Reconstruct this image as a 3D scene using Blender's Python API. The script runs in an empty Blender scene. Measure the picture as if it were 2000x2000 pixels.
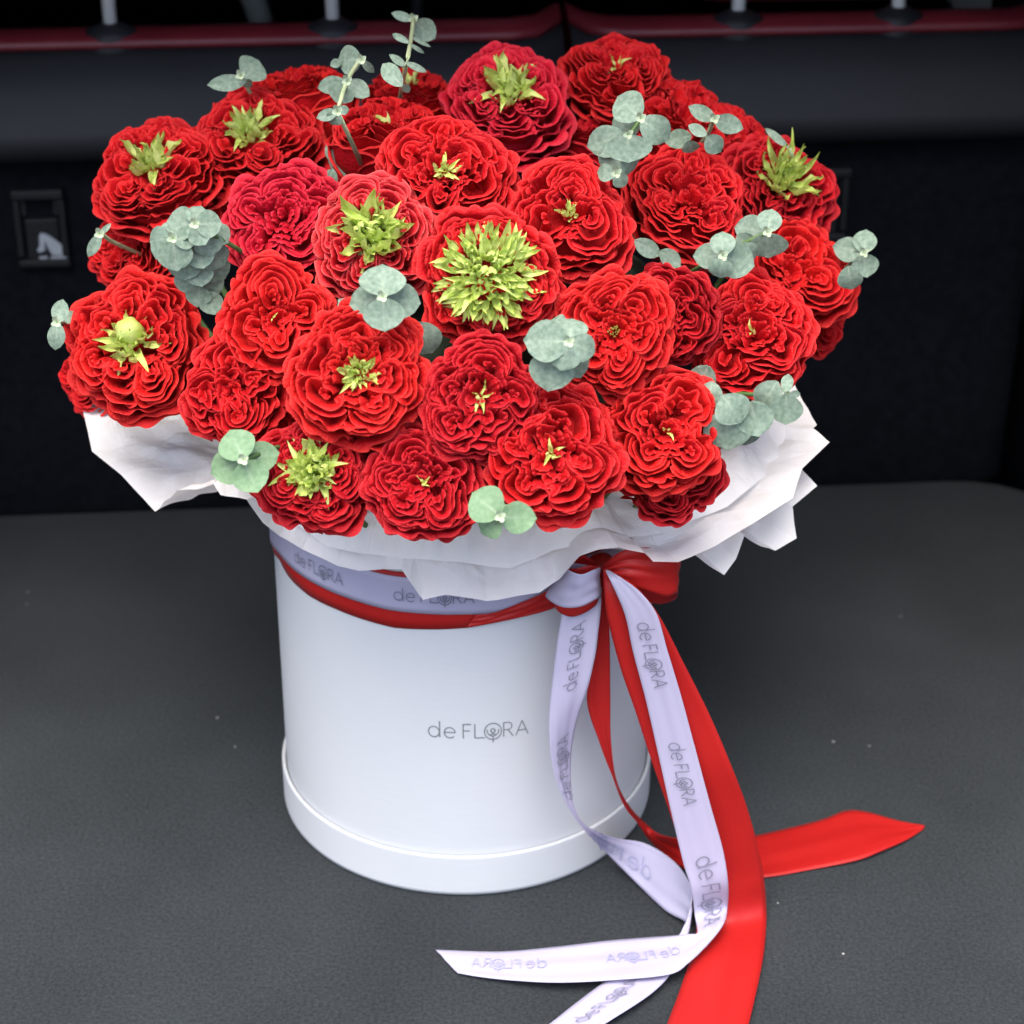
import bpy, math, random
import numpy as np
from mathutils import Vector, Matrix

# ------------------------------------------------------------------ camera, sky, sun, exposure
S = bpy.context.scene
COL = S.collection
CAM = np.array([0.0309, -1.1614, 0.8214]); PITCH = 0.48430; FPX = 4000.0
cd = bpy.data.cameras.new('camera'); cam = bpy.data.objects.new('camera', cd); COL.objects.link(cam)
cam.location = CAM; cam.rotation_euler = (math.pi/2 - PITCH, 0, 0)
cd.sensor_width = 36.0; cd.lens = 36.0*FPX/2000.0
cd.clip_start = 0.02; cd.clip_end = 200
cd.dof.use_dof = True; cd.dof.focus_distance = 1.13; cd.dof.aperture_fstop = 8.5
S.camera = cam
w = bpy.data.worlds.new('World'); S.world = w; w.use_nodes = True
nt = w.node_tree; bg = nt.nodes['Background']
sky = nt.nodes.new('ShaderNodeTexSky'); sky.sky_type = 'NISHITA'; sky.sun_disc = False
SUN_EL = math.radians(66); SUN_AZ = math.radians(194)     # azimuth of the sun, clockwise from +Y
sky.sun_elevation = SUN_EL; sky.sun_rotation = SUN_AZ
sky.dust_density = 3.0; sky.air_density = 0.8
nt.links.new(sky.outputs[0], bg.inputs[0]); bg.inputs[1].default_value = 0.15
sd = bpy.data.lights.new('sun', 'SUN'); sun = bpy.data.objects.new('sun', sd); COL.objects.link(sun)
sd.energy = 1.5; sd.angle = math.radians(46); sd.color = (1.0, 0.96, 0.9)
sv = Vector((math.sin(SUN_AZ)*math.cos(SUN_EL), math.cos(SUN_AZ)*math.cos(SUN_EL), math.sin(SUN_EL)))
sun.rotation_euler = (-sv).to_track_quat('-Z', 'Y').to_euler()
S.view_settings.view_transform = 'Standard'; S.view_settings.look = 'None'
S.view_settings.exposure = 1.47; S.view_settings.gamma = 1.0
S.cycles.max_bounces = 10; S.cycles.diffuse_bounces = 5; S.cycles.transmission_bounces = 6
S.render.film_transparent = False

# ------------------------------------------------------------------ helpers
rnd = random.Random(7)
CF = np.array([0, math.cos(PITCH), -math.sin(PITCH)]); CU = np.array([0, math.sin(PITCH), math.cos(PITCH)]); CR = np.array([1.0, 0, 0])
def ray(px, py):
    d = CF*FPX + CR*(px-1000) - CU*(py-1000)
    return d/np.linalg.norm(d)
def at_y(px, py, y):
    d = ray(px, py); return CAM + d*((y-CAM[1])/d[1])
def at_z(px, py, z):
    d = ray(px, py); return CAM + d*((z-CAM[2])/d[2])
def at_cyl(px, py, r):                                       # front wall of an upright cylinder round the box axis
    d = ray(px, py); a = d[0]**2+d[1]**2; b = CAM[0]*d[0]+CAM[1]*d[1]; c = CAM[0]**2+CAM[1]**2-r*r
    q = b*b-a*c
    t = (-b-math.sqrt(max(q, 0)))/a
    return CAM+d*t
DC = np.array([0.0, 0.0, 0.305]); DA = np.array([0.212, 0.212, 0.155])
def at_dome(px, py, out=0.0):                                # the domed surface the blooms stand on
    d = ray(px, py); ax = DA+out
    o = (CAM-DC)/ax; e = d/ax
    a = e@e; b = o@e; c = o@o-1; q = b*b-a*c
    t = (-b-math.sqrt(q))/a if q > 0 else -b/a
    return CAM+d*t
def project(p):
    v = np.asarray(p)-CAM; z = v@CF
    return 1000+FPX*(v@CR)/z, 1000-FPX*(v@CU)/z

def link(name, me, mat=None, parent=None, smooth=True):
    if mat and not me.materials: me.materials.append(mat)
    o = bpy.data.objects.new(name, me); COL.objects.link(o)
    if parent: o.parent = parent
    return o
def tag(o, label=None, cat=None, group=None, kind=None):
    if label: o['label'] = label
    if cat: o['category'] = cat
    if group: o['group'] = group
    if kind: o['kind'] = kind
    return o
def empty(name, loc, label, cat, group=None):
    o = bpy.data.objects.new(name, None); COL.objects.link(o); o.location = loc; o.empty_display_size = 0.02
    return tag(o, label, cat, group)
def mesh(name, V, F, smooth=True):
    me = bpy.data.meshes.new(name)
    me.from_pydata([tuple(map(float, v)) for v in V], [], [tuple(int(i) for i in f) for f in F])
    if smooth: me.polygons.foreach_set('use_smooth', [True]*len(me.polygons))
    me.update(); return me
def grid_faces(nu, nv, wrap=False):
    F = []
    for i in range(nu if wrap else nu-1):
        for j in range(nv-1):
            a = i*nv+j; b = ((i+1) % nu)*nv+j
            F.append((a, b, b+1, a+1))
    return F
def grid(name, P, smooth=True, wrap=False):                  # P is (nu, nv, 3)
    nu, nv = P.shape[:2]
    return mesh(name, P.reshape(-1, 3), grid_faces(nu, nv, wrap), smooth)
def merge(parts):
    V = []; F = []
    for v, f in parts:
        k = len(V); V += [tuple(x) for x in v]; F += [tuple(i+k for i in g) for g in f]
    return V, F
def tube(pts, rad, n=8, cap=True):
    pts = [Vector(p) for p in pts]; V = []; F = []
    if not hasattr(rad, '__len__'): rad = [rad]*len(pts)
    ref = Vector((0.3, 0.5, 0.81))
    for i, p in enumerate(pts):
        t = (pts[min(i+1, len(pts)-1)]-pts[max(i-1, 0)]).normalized()
        a = t.cross(ref).normalized(); b = t.cross(a)
        for k in range(n):
            th = 2*math.pi*k/n; V.append(p+(a*math.cos(th)+b*math.sin(th))*rad[i])
    for i in range(len(pts)-1):
        for k in range(n):
            F.append((i*n+k, i*n+(k+1) % n, (i+1)*n+(k+1) % n, (i+1)*n+k))
    if cap:
        F.append(tuple(range(n))[::-1]); F.append(tuple((len(pts)-1)*n+k for k in range(n)))
    return V, F
def lathe(prof, n=96):                                       # prof: list of (r, z)
    V = []; m = len(prof)
    for k in range(n):
        a = 2*math.pi*k/n
        for r, z in prof: V.append((r*math.cos(a), r*math.sin(a), z))
    F = []
    for k in range(n):
        for j in range(m-1):
            a = k*m+j; b = ((k+1) % n)*m+j
            F.append((a, b, b+1, a+1))
    return V, F
def box(cx, cy, cz, sx, sy, sz, bev=0.0, seg=3):
    import bmesh
    bm = bmesh.new(); bmesh.ops.create_cube(bm, size=1.0)
    bmesh.ops.scale(bm, vec=(sx, sy, sz), verts=bm.verts)
    if bev: bmesh.ops.bevel(bm, geom=bm.edges[:], offset=bev, segments=seg, affect='EDGES', profile=0.5)
    bmesh.ops.translate(bm, vec=(cx, cy, cz), verts=bm.verts)
    bm.verts.index_update()
    r = [tuple(v.co) for v in bm.verts], [tuple(v.index for v in f.verts) for f in bm.faces]
    bm.free(); return r
def catmull(P, n):
    P = np.asarray(P, float); m = len(P)
    Q = np.vstack([2*P[0]-P[1], P, 2*P[-1]-P[-2]])
    out = []
    for s in np.linspace(0, m-1, n):
        i = min(int(s), m-2); t = s-i
        a, b, c, d = Q[i], Q[i+1], Q[i+2], Q[i+3]
        out.append(0.5*((2*b)+(c-a)*t+(2*a-5*b+4*c-d)*t*t+(3*b-3*c+d-a)*t**3))
    return np.array(out)

# ------------------------------------------------------------------ materials
def new_mat(name):
    m = bpy.data.materials.new(name); m.use_nodes = True
    return m, m.node_tree, m.node_tree.nodes['Principled BSDF']
def setp(b, **k):
    for n, v in k.items():
        key = n.replace('_', ' ')
        if key in b.inputs: b.inputs[key].default_value = v
def noise_col(t, b, c1, c2, scale, detail=4, lo=0.35, hi=0.65, coord='Object'):
    tc = t.nodes.new('ShaderNodeTexCoord'); nz = t.nodes.new('ShaderNodeTexNoise')
    nz.inputs['Scale'].default_value = scale; nz.inputs['Detail'].default_value = detail
    cr = t.nodes.new('ShaderNodeValToRGB')
    cr.color_ramp.elements[0].position = lo; cr.color_ramp.elements[1].position = hi
    cr.color_ramp.elements[0].color = (*c1, 1); cr.color_ramp.elements[1].color = (*c2, 1)
    t.links.new(tc.outputs[coord], nz.inputs['Vector']); t.links.new(nz.outputs['Fac'], cr.inputs['Fac'])
    t.links.new(cr.outputs['Color'], b.inputs['Base Color'])
    return tc, nz, cr
def bump(t, b, tc, scale, strength, dist, detail=3, coord='Object'):
    nz = t.nodes.new('ShaderNodeTexNoise'); nz.inputs['Scale'].default_value = scale; nz.inputs['Detail'].default_value = detail
    bp = t.nodes.new('ShaderNodeBump'); bp.inputs['Strength'].default_value = strength; bp.inputs['Distance'].default_value = dist
    t.links.new(tc.outputs[coord], nz.inputs['Vector']); t.links.new(nz.outputs['Fac'], bp.inputs['Height'])
    t.links.new(bp.outputs['Normal'], b.inputs['Normal'])
def translucent(t, b, col, fac, link_from=None):
    out = t.nodes['Material Output']; tr = t.nodes.new('ShaderNodeBsdfTranslucent'); mx = t.nodes.new('ShaderNodeMixShader')
    tr.inputs['Color'].default_value = (*col, 1); mx.inputs[0].default_value = fac
    if link_from is not None: t.links.new(link_from, tr.inputs['Color'])
    t.links.new(b.outputs[0], mx.inputs[1]); t.links.new(tr.outputs[0], mx.inputs[2]); t.links.new(mx.outputs[0], out.inputs['Surface'])
def petal_mat(name, c1, c2, ctr, rim_highlight):
    m, t, b = new_mat(name)
    tc = t.nodes.new('ShaderNodeTexCoord'); oi = t.nodes.new('ShaderNodeObjectInfo')
    nz = t.nodes.new('ShaderNodeTexNoise'); nz.inputs['Scale'].default_value = 2.2; nz.inputs['Detail'].default_value = 3
    t.links.new(tc.outputs['Object'], nz.inputs['Vector'])
    ad = t.nodes.new('ShaderNodeMath'); ad.operation = 'ADD'
    mu = t.nodes.new('ShaderNodeMath'); mu.operation = 'MULTIPLY'; mu.inputs[1].default_value = 0.45
    t.links.new(oi.outputs['Random'], mu.inputs[0]); t.links.new(mu.outputs[0], ad.inputs[0])
    m2 = t.nodes.new('ShaderNodeMath'); m2.operation = 'MULTIPLY'; m2.inputs[1].default_value = 0.8
    t.links.new(nz.outputs['Fac'], m2.inputs[0]); t.links.new(m2.outputs[0], ad.inputs[1])
    cr = t.nodes.new('ShaderNodeValToRGB')
    cr.color_ramp.elements[0].position = 0.2; cr.color_ramp.elements[1].position = 0.95
    cr.color_ramp.elements[0].color = (*c1, 1); cr.color_ramp.elements[1].color = (*c2, 1)
    t.links.new(ad.outputs[0], cr.inputs['Fac']); t.links.new(cr.outputs[0], b.inputs['Base Color'])
    setp(b, Roughness=0.55); b.inputs['Specular IOR Level'].default_value = 0.12
    b.inputs['Sheen Weight'].default_value = 0.04; b.inputs['Sheen Tint'].default_value = (1, .45, .42, 1); b.inputs['Sheen Roughness'].default_value = 0.4
    # fine lengthwise veins
    wv = t.nodes.new('ShaderNodeTexNoise'); wv.inputs['Scale'].default_value = 22; wv.inputs['Detail'].default_value = 2
    bp = t.nodes.new('ShaderNodeBump'); bp.inputs['Strength'].default_value = 0.25; bp.inputs['Distance'].default_value = 0.02
    t.links.new(tc.outputs['Object'], wv.inputs['Vector']); t.links.new(wv.outputs['Fac'], bp.inputs['Height']); t.links.new(bp.outputs[0], b.inputs['Normal'])
    rim = t.nodes.new('ShaderNodeAttribute'); rim.attribute_name = 'rim'  # pinkish petal rims, with edge highlights painted in as colour
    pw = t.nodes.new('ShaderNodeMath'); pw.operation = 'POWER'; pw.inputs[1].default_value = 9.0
    rx = t.nodes.new('ShaderNodeMix'); rx.data_type = 'RGBA'; rx.inputs[7].default_value = (*rim_highlight, 1)
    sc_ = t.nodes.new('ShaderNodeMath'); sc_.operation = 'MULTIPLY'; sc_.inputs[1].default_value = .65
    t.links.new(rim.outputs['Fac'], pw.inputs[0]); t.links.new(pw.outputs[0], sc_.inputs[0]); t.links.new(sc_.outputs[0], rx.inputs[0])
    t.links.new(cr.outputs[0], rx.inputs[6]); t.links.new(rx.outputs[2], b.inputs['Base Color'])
    translucent(t, b, ctr, 0.10)
    return m
M = {}
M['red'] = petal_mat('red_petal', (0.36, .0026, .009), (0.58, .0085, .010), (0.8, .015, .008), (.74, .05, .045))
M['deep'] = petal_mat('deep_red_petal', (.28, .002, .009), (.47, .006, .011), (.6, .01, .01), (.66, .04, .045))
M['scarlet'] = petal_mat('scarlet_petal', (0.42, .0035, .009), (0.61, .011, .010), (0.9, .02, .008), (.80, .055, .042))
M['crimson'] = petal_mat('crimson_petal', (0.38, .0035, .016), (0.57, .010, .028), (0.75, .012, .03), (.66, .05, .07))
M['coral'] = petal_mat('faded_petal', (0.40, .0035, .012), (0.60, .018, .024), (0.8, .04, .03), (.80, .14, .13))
def leaf_mat(name, c1, c2, rough=0.5, tr=0.2, sc=3.0):
    m, t, b = new_mat(name); tc, nz, cr = noise_col(t, b, c1, c2, sc, 5, .3, .7)
    setp(b, Roughness=rough); b.inputs['Specular IOR Level'].default_value = .3
    bump(t, b, tc, sc*9, .3, .002)
    if 'eucalyptus' in name and 'tip' not in name:             # pale midrib and bloom
        rib = t.nodes.new('ShaderNodeAttribute'); rib.attribute_name = 'rib'
        pw = t.nodes.new('ShaderNodeMath'); pw.operation = 'POWER'; pw.inputs[1].default_value = 4.0
        rx = t.nodes.new('ShaderNodeMix'); rx.data_type = 'RGBA'; rx.inputs[7].default_value = (.46, .54, .40, 1)
        t.links.new(rib.outputs['Fac'], pw.inputs[0]); t.links.new(pw.outputs[0], rx.inputs[0]); t.links.new(cr.outputs[0], rx.inputs[6]); t.links.new(rx.outputs[2], b.inputs['Base Color'])
    translucent(t, b, c2, tr, cr.outputs[0]); return m
M['lime'] = leaf_mat('lime_green', (.48, .61, .085), (.76, .85, .32), .5, .3, 3)
M['euc'] = leaf_mat('eucalyptus_grey_green', (.155, .235, .170), (.30, .385, .29), .5, .12, 420)
M['euc2'] = leaf_mat('eucalyptus_fresh_green', (.16, .28, .145), (.25, .375, .21), .5, .15, 420)
M['euc_tip'] = leaf_mat('eucalyptus_pale_tip', (.36, .44, .30), (.58, .66, .46), .6, .1, 60)
M['stem'] = leaf_mat('stem_green', (.05, .10, .03), (.10, .17, .05), .5, .0, 30)
M['pale_stem'] = leaf_mat('pale_stem', (.33, .40, .22), (.48, .52, .30), .5, .0, 60)
M['rose_leaf'] = leaf_mat('rose_leaf', (.02, .06, .015), (.05, .12, .03), .45, .1, 40)
m, t, b = new_mat('shade_dark_foam'); tc, *_ = noise_col(t, b, (.006, .014, .006), (.02, .035, .014), 40); setp(b, Roughness=.9); bump(t, b, tc, 120, .6, .004); M['foam'] = m
# box card
m, t, b = new_mat('white_card'); tc, *_ = noise_col(t, b, (.53, .545, .556), (.57, .583, .592), 9, 6, .3, .7); setp(b, Roughness=.62); b.inputs['Specular IOR Level'].default_value = .25
mp = t.nodes.new('ShaderNodeMapping'); mp.inputs['Scale'].default_value = (60, 60, 420)
nz = t.nodes.new('ShaderNodeTexNoise'); nz.inputs['Scale'].default_value = 1.0; nz.inputs['Detail'].default_value = 4
bp = t.nodes.new('ShaderNodeBump'); bp.inputs['Strength'].default_value = .12; bp.inputs['Distance'].default_value = .001
t.links.new(tc.outputs['Object'], mp.inputs[0]); t.links.new(mp.outputs[0], nz.inputs['Vector']); t.links.new(nz.outputs['Fac'], bp.inputs['Height']); t.links.new(bp.outputs[0], b.inputs['Normal'])
M['card'] = m
m, t, b = new_mat('tissue_paper'); tc, *_ = noise_col(t, b, (.91, .875, .84), (.95, .92, .885), 30); setp(b, Roughness=.6); b.inputs['Specular IOR Level'].default_value = .25
bump(t, b, tc, 420, .15, .001); translucent(t, b, (.94, .91, .89), .38); M['tissue'] = m
def satin(name, c1, c2, rough, tr):
    m, t, b = new_mat(name); tc, *_ = noise_col(t, b, c1, c2, 14, 3, .3, .7)
    setp(b, Roughness=rough); b.inputs['Specular IOR Level'].default_value = .35
    b.inputs['Sheen Weight'].default_value = .03; b.inputs['Sheen Roughness'].default_value = .35
    bump(t, b, tc, 900, .06, .0006); translucent(t, b, c2, tr); return m
M['lilac'] = satin('lilac_satin', (.46, .43, .575), (.51, .485, .615), .40, .18)
M['redsatin'] = satin('red_satin', (.40, .0088, .008), (.455, .0125, .010), .48, .10)
def plain(name, c, rough=.5, spec=.4, metal=0.0):
    m, t, b = new_mat(name); c2 = tuple(min(1, x*1.2) for x in c); noise_col(t, b, c, c2, 20)
    setp(b, Roughness=rough, Metallic=metal); b.inputs['Specular IOR Level'].default_value = spec; return m
M['ink'] = plain('grey_print', (.17, .17, .22), .6, .2)
M['ink_faint'] = plain('faint_print', (.30, .30, .45), .6, .2)
M['silver'] = plain('silver_foil_print', (.17, .185, .19), .5, .3)
# car interior
m, t, b = new_mat('boot_carpet'); tc, nz, cr = noise_col(t, b, (.0105, .0132, .0145), (.0425, .049, .0525), 420, 8, .36, .64); nz.inputs['Roughness'].default_value = .85
big = t.nodes.new('ShaderNodeTexNoise'); big.inputs['Scale'].default_value = 7; big.inputs['Detail'].default_value = 4
mr = t.nodes.new('ShaderNodeMapRange'); mr.inputs['From Min'].default_value = .3; mr.inputs['From Max'].default_value = .7; mr.inputs['To Min'].default_value = .82; mr.inputs['To Max'].default_value = 1.2
mx = t.nodes.new('ShaderNodeMix'); mx.data_type = 'RGBA'; mx.blend_type = 'MULTIPLY'; mx.inputs[0].default_value = 1
t.links.new(tc.outputs['Object'], big.inputs['Vector']); t.links.new(big.outputs['Fac'], mr.inputs['Value'])
t.links.new(cr.outputs[0], mx.inputs[6]); t.links.new(mr.outputs[0], mx.inputs[7])
vo = t.nodes.new('ShaderNodeTexVoronoi'); vo.inputs['Scale'].default_value = 55; vo.inputs['Randomness'].default_value = 1   # specks of dust
lt = t.nodes.new('ShaderNodeMath'); lt.operation = 'LESS_THAN'; lt.inputs[1].default_value = .050
nm = t.nodes.new('ShaderNodeTexNoise'); nm.inputs['Scale'].default_value = 6; gt = t.nodes.new('ShaderNodeMath'); gt.operation = 'GREATER_THAN'; gt.inputs[1].default_value = .56
an = t.nodes.new('ShaderNodeMath'); an.operation = 'MULTIPLY'
t.links.new(tc.outputs['Object'], vo.inputs['Vector']); t.links.new(vo.outputs['Distance'], lt.inputs[0]); t.links.new(tc.outputs['Object'], nm.inputs['Vector']); t.links.new(nm.outputs['Fac'], gt.inputs[0])
t.links.new(lt.outputs[0], an.inputs[0]); t.links.new(gt.outputs[0], an.inputs[1])
m3 = t.nodes.new('ShaderNodeMix'); m3.data_type = 'RGBA'; m3.inputs[7].default_value = (.36, .37, .36, 1)
t.links.new(an.outputs[0], m3.inputs[0]); t.links.new(mx.outputs[2], m3.inputs[6]); t.links.new(m3.outputs[2], b.inputs['Base Color'])
setp(b, Roughness=.95); b.inputs['Specular IOR Level'].default_value = .15; b.inputs['Sheen Weight'].default_value = .05
bump(t, b, tc, 1300, .5, .0010, 4); M['carpet'] = m
m, t, b = new_mat('black_leatherette'); tc, *_ = noise_col(t, b, (.0095, .011, .0135), (.0135, .015, .018), 12); setp(b, Roughness=.62); bump(t, b, tc, 260, .25, .001); M['leather'] = m
m, t, b = new_mat('black_felt'); tc, *_ = noise_col(t, b, (.004, .005, .0075), (.0075, .0085, .012), 120); setp(b, Roughness=.95); b.inputs['Specular IOR Level'].default_value = .1; bump(t, b, tc, 300, .3, .001); M['felt'] = m
m, t, b = new_mat('dark_red_leather'); tc, *_ = noise_col(t, b, (.125, .010, .016), (.165, .015, .022), 14); setp(b, Roughness=.45); bump(t, b, tc, 240, .25, .001); M['redleather'] = m
M['plastic'] = plain('black_plastic', (.012, .013, .015), .5, .3)
M['cabin'] = plain('dark_cabin', (.0016, .002, .003), 1.0, .0)
M['steel'] = plain('polished_steel', (.72, .72, .70), .3, .5, .15)
M['icon'] = plain('grey_symbol', (.42, .46, .49), .6, .3)
M['windowgrey'] = plain('window_light_grey', (.20, .215, .20), .7, .2)  # flat grey used where daylight shows through the side windows

# ------------------------------------------------------------------ the car boot
YAW = math.radians(4.6); CO = np.array([0.031, 0.432, 0.0])
EX = np.array([math.cos(YAW), math.sin(YAW), 0]); EY = np.array([-math.sin(YAW), math.cos(YAW), 0])
def car(x, y, z): return CO + EX*x + EY*y + np.array([0, 0, z])
def carV(V): return [car(*v) for v in V]
def seat_x(px, py, ly=0.0):                                  # local x where a picture ray meets the seat plane
    d = ray(px, py); n = EY; t_ = ((CO+EY*ly-CAM)@n)/(d@n); p = CAM+d*t_
    return (p-CO)@EX, p[2]
def structure(name, V, F, mat, smooth=False):
    o = link(name, mesh(name, V, F, smooth), mat); o['kind'] = 'structure'; return o
# floor: sheet with a rounded far right corner
poly = [(-.655, -1.0, 0), (.47, -1.0, 0), (.47, -.09, 0)]
for k in range(1, 7):
    a = math.pi/2*k/6; poly.append((.39+.08*math.cos(a), -.085+.08*math.sin(a), 0))
poly += [(-.655, -.005, 0)]
n = len(poly)
V = carV([(x, y, z) for x, y, z in poly]) + carV([(x, y, -.03) for x, y, z in poly])
structure('boot_floor', V, [tuple(range(n))] + [(i+n, (i+1) % n+n, (i+1) % n, i) for i in range(n)], M['carpet'])
structure('boot_underfloor', carV([(-.8, -1.0, -.031), (.8, -1.0, -.031), (.8, 1.95, -.031), (-.8, 1.95, -.031)]), [(0, 1, 2, 3)], M['cabin'])
def wall_strip(prof, x0, x1, nx=2):                           # sweep a (y,z) profile along local x
    V = []; m_ = len(prof)
    for x in np.linspace(x0, x1, nx):
        for y, z in prof: V.append(car(x, y, z))
    return V, [(i*m_+j, i*m_+j+1, (i+1)*m_+j+1, (i+1)*m_+j) for i in range(nx-1) for j in range(m_-1)]
# side trims and roof close the boot in
SIDE_Y = -.62
def trim(name, x, s, mat, SIDE_Y=SIDE_Y):
    P = []
    for y in np.linspace(SIDE_Y, .9, 40):
        row = []
        for z in np.linspace(-.03, .80, 20):
            bul = .035*math.exp(-((y+.33)/.18)**2)*max(0, 1-z/.30)
            row.append(car(x - s*(bul+.03*math.sin(z*3.0)), y, z))
        P.append(row)
    o = link(name, grid(name, np.array(P)), mat); o['kind'] = 'structure'
trim('boot_side_wall', .475, 1, M['felt'])
trim('boot_side_wall', -.66, -1, M['felt'], -.45)
ROOF_Y = -.55
Vr, Fr = box(0, (ROOF_Y+1.9)/2, .895, 1.7, 1.9-ROOF_Y, .03, .008)
structure('roof_lining', carV(Vr), Fr, M['cabin'])
structure('cabin_end', carV([(-.84, 1.9, -.2), (.84, 1.9, -.2), (.84, 1.9, .9), (-.84, 1.9, .9)]), [(0, 1, 2, 3)], M['cabin'])
for sx in (-.82, .82): structure('cabin_side', carV([(sx, .85, -.1), (sx, 1.95, -.1), (sx, 1.95, .9), (sx, .85, .9)]), [(0, 1, 2, 3)], M['cabin'])

# seats: profile of the back (local y, z)
def seat(name, x0, x1, label):
    o = empty(name, car((x0+x1)/2, 0, 0), label, 'car seat', 'rear seats closing off the boot')
    inv = Matrix.Translation(-o.location)
    def part(nm, V, F, mat, smooth=True, par=None):
        ob = link(nm, mesh(nm, [Vector(v)-o.location for v in V], F, smooth), mat, par or o); return ob
    def section(nm, prof, mat, rx=.03):
        V = []; xs = list(np.linspace(0, 1, 33)); m_ = len(prof)
        for s_ in xs:
            x = x0+(x1-x0)*s_; e = min(s_, 1-s_)*(x1-x0)
            rr = rx - math.sqrt(max(0, rx*rx-(rx-min(e, rx))**2))     # round the side edges back
            for y, z in prof: V.append(car(x, y+rr*1.0, z))
        F = [(i*m_+j, i*m_+j+1, (i+1)*m_+j+1, (i+1)*m_+j) for i in range(len(xs)-1) for j in range(m_-1)]
        return part(nm, V, F, mat)
    section('lower_panel', [(.02, -.02), (0, .0), (-.004, .1), (-.008, .2), (-.012, .30), (-.004, .322), (.03, .326)], M['felt'], .012)
    section('upper_panel', [(.03, .318), (-.02, .3195), (-.043, .326), (-.053, .338), (-.050, .350), (-.036, .376), (-.020, .399), (-.009, .4035), (.01, .404)], M['leather'], .03)
    section('top_bolster', [(.01, .399), (-.012, .4035), (-.017, .407), (-.012, .4125), (.004, .4155), (.02, .414), (.028, .405), (.03, .2)], M['redleather'], .05)
    return o, part
def headrest(name, x, z, hw, label, y=.055, ph=.12):
    o = empty(name, car(x, y, .418), label, 'headrest', 'rear headrests')
    Vh, F = box(0, 0, 0, hw*2, .085, .16, .03, 4)
    V = [Vector(car(x+vx, y+vy, z+.05+vz))-o.location for vx, vy, vz in Vh]
    link('cushion', mesh('cushion', V, F), M['redleather'], o)
    return o
def guides(o, part, pxs, y=.002, top=.62):
    for px, py in pxs:
        x, z = seat_x(px, py, y)
        z0 = .408
        Vg, Fg = lathe([(0, .013), (.009, .013), (.013, .011), (.019, .008), (.0225, .003), (.023, -.01)], 24)
        V = [car(x+vx, y+vy*.75, z0+vz) for vx, vy, vz in Vg]
        g = part('headrest_guide', V, Fg, M['plastic'])
        V, F = tube([car(x, y, z0+.0), car(x, y+.005, top)], .0055, 12)
        part('headrest_post', V, F, M['steel'])
xl, _ = seat_x(1104, 80); xr0, _ = seat_x(1119, 80); xr1, _ = seat_x(1925, 60)
sL, pL = seat('rear_seat', -.66, xl, 'wide black car seat back with dark red top edge, left of the split')
sR, pR = seat('rear_seat', xr0, xr1+.06, 'narrower black car seat back with dark red top edge, right of the split')
guides(sL, pL, [(216, 55), (650, 50)], top=.66)
guides(sR, pR, [(1442, 30), (1755, 15)], top=.49)
xh, _ = seat_x(433, 20, .05); headrest('headrest', xh, .60, .13, 'raised dark red headrest on two steel posts, above the left seat')
xh, _ = seat_x(1600, 20, .05); headrest('headrest', xh, .4475, .115, 'lowered dark red headrest resting over the right seat')
xh, _ = seat_x(830, 20, .05); hm = headrest('headrest', xh, .446, .105, 'dark red middle headrest behind the tall eucalyptus sprig', y=.10)
xg, _ = seat_x(815, 30, .03)
V, F = tube([car(xg, .03, .40), car(xg, .033, .60)], .005, 10)
link('headrest_post', mesh('post', [Vector(v)-hm.location for v in V], F), M['plastic'], hm)
# anchor covers with the child seat symbol
def anchor(part, px0, py0, px1, py1, icon):
    x0, z0 = seat_x(px0, py0, -.015); x1, z1 = seat_x(px1, py1, -.015)
    W = x1-x0; H = z0-z1; cx = (x0+x1)/2; cz = (z0+z1)/2
    V, F = merge([box(cx, -.016, z0-.004, W, .014, .008, .002), box(x0+.003, -.014, cz, .006, .010, H-.018, .002), box(x1-.003, -.014, cz, .006, .010, H-.018, .002), box(cx, -.014, z1+.004, W, .010, .007, .002),
                  box(cx, -.011, z1+H*.33, W-.014, .006, H*.55, .002), box(x0+W*.16, -.011, z0-H*.24, W*.2, .006, H*.26, .002), box(x1-W*.16, -.011, z0-H*.24, W*.2, .006, H*.26, .002)])
    c = part('anchor_cover', carV(V), F, M['plastic'], False)
    if icon:
        def pl(pts, y=-.0165, d=.0015):
            k = len(pts); Vp = [(x0+u*W, y, z0-v*H) for u, v in pts]+[(x0+u*W, y+d, z0-v*H) for u, v in pts]
            return Vp, [tuple(range(k))[::-1]]+[(i, (i+1) % k, (i+1) % k+k, i+k) for i in range(k)]
        def S_(pts): return [(.38+.56*u, .56+.36*v) for u, v in pts]
        V, F = merge([pl(S_([(.18, 0), (.36, .05), (.52, .16), (.70, .30), (.86, .46), (.97, .62), (1.0, .74), (.97, .80), (.5, .78), (.40, .60), (.28, .25), (.26, .62), (.05, .68), (.0, .60), (.10, .45), (.12, .12)])),
                      pl(S_([(.05, .83), (.32, .83), (.32, .98), (.05, .98)])), pl(S_([(.42, .85), (1.0, .83), (1.0, .98), (.42, .98)]))])
        part('child_seat_symbol', carV(V), F, M['icon'], False, c)
anchor(pL, 20, 368, 140, 520, True)
anchor(pR, 1590, 325, 1650, 470, False)
# grey pieces added in place of window light patches past the seats
x, z = seat_x(500, 10, .35); V, F = tube([car(x-.04, .35, z+.12), car(x, .35, z), car(x+.012, .36, z-.05)], .012, 8)
o = link('light_patch_strip', mesh('light_patch_strip', V, F), M['windowgrey']); tag(o, 'grey strip standing for a window light patch in the dark cabin behind the left seat', 'light patch stand-in')
x, z = seat_x(1895, 8, .22); V, F = box(0, 0, 0, .075, .02, .10, .006)
o = link('light_patch_panel', mesh('light_patch_panel', [car(x+a-c*.5, .22+b_, z+c+.036) for a, b_, c in V], F), M['windowgrey']); tag(o, 'pale grey panel standing for daylight through a side window, above the right end of the seat', 'trim panel')

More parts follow.
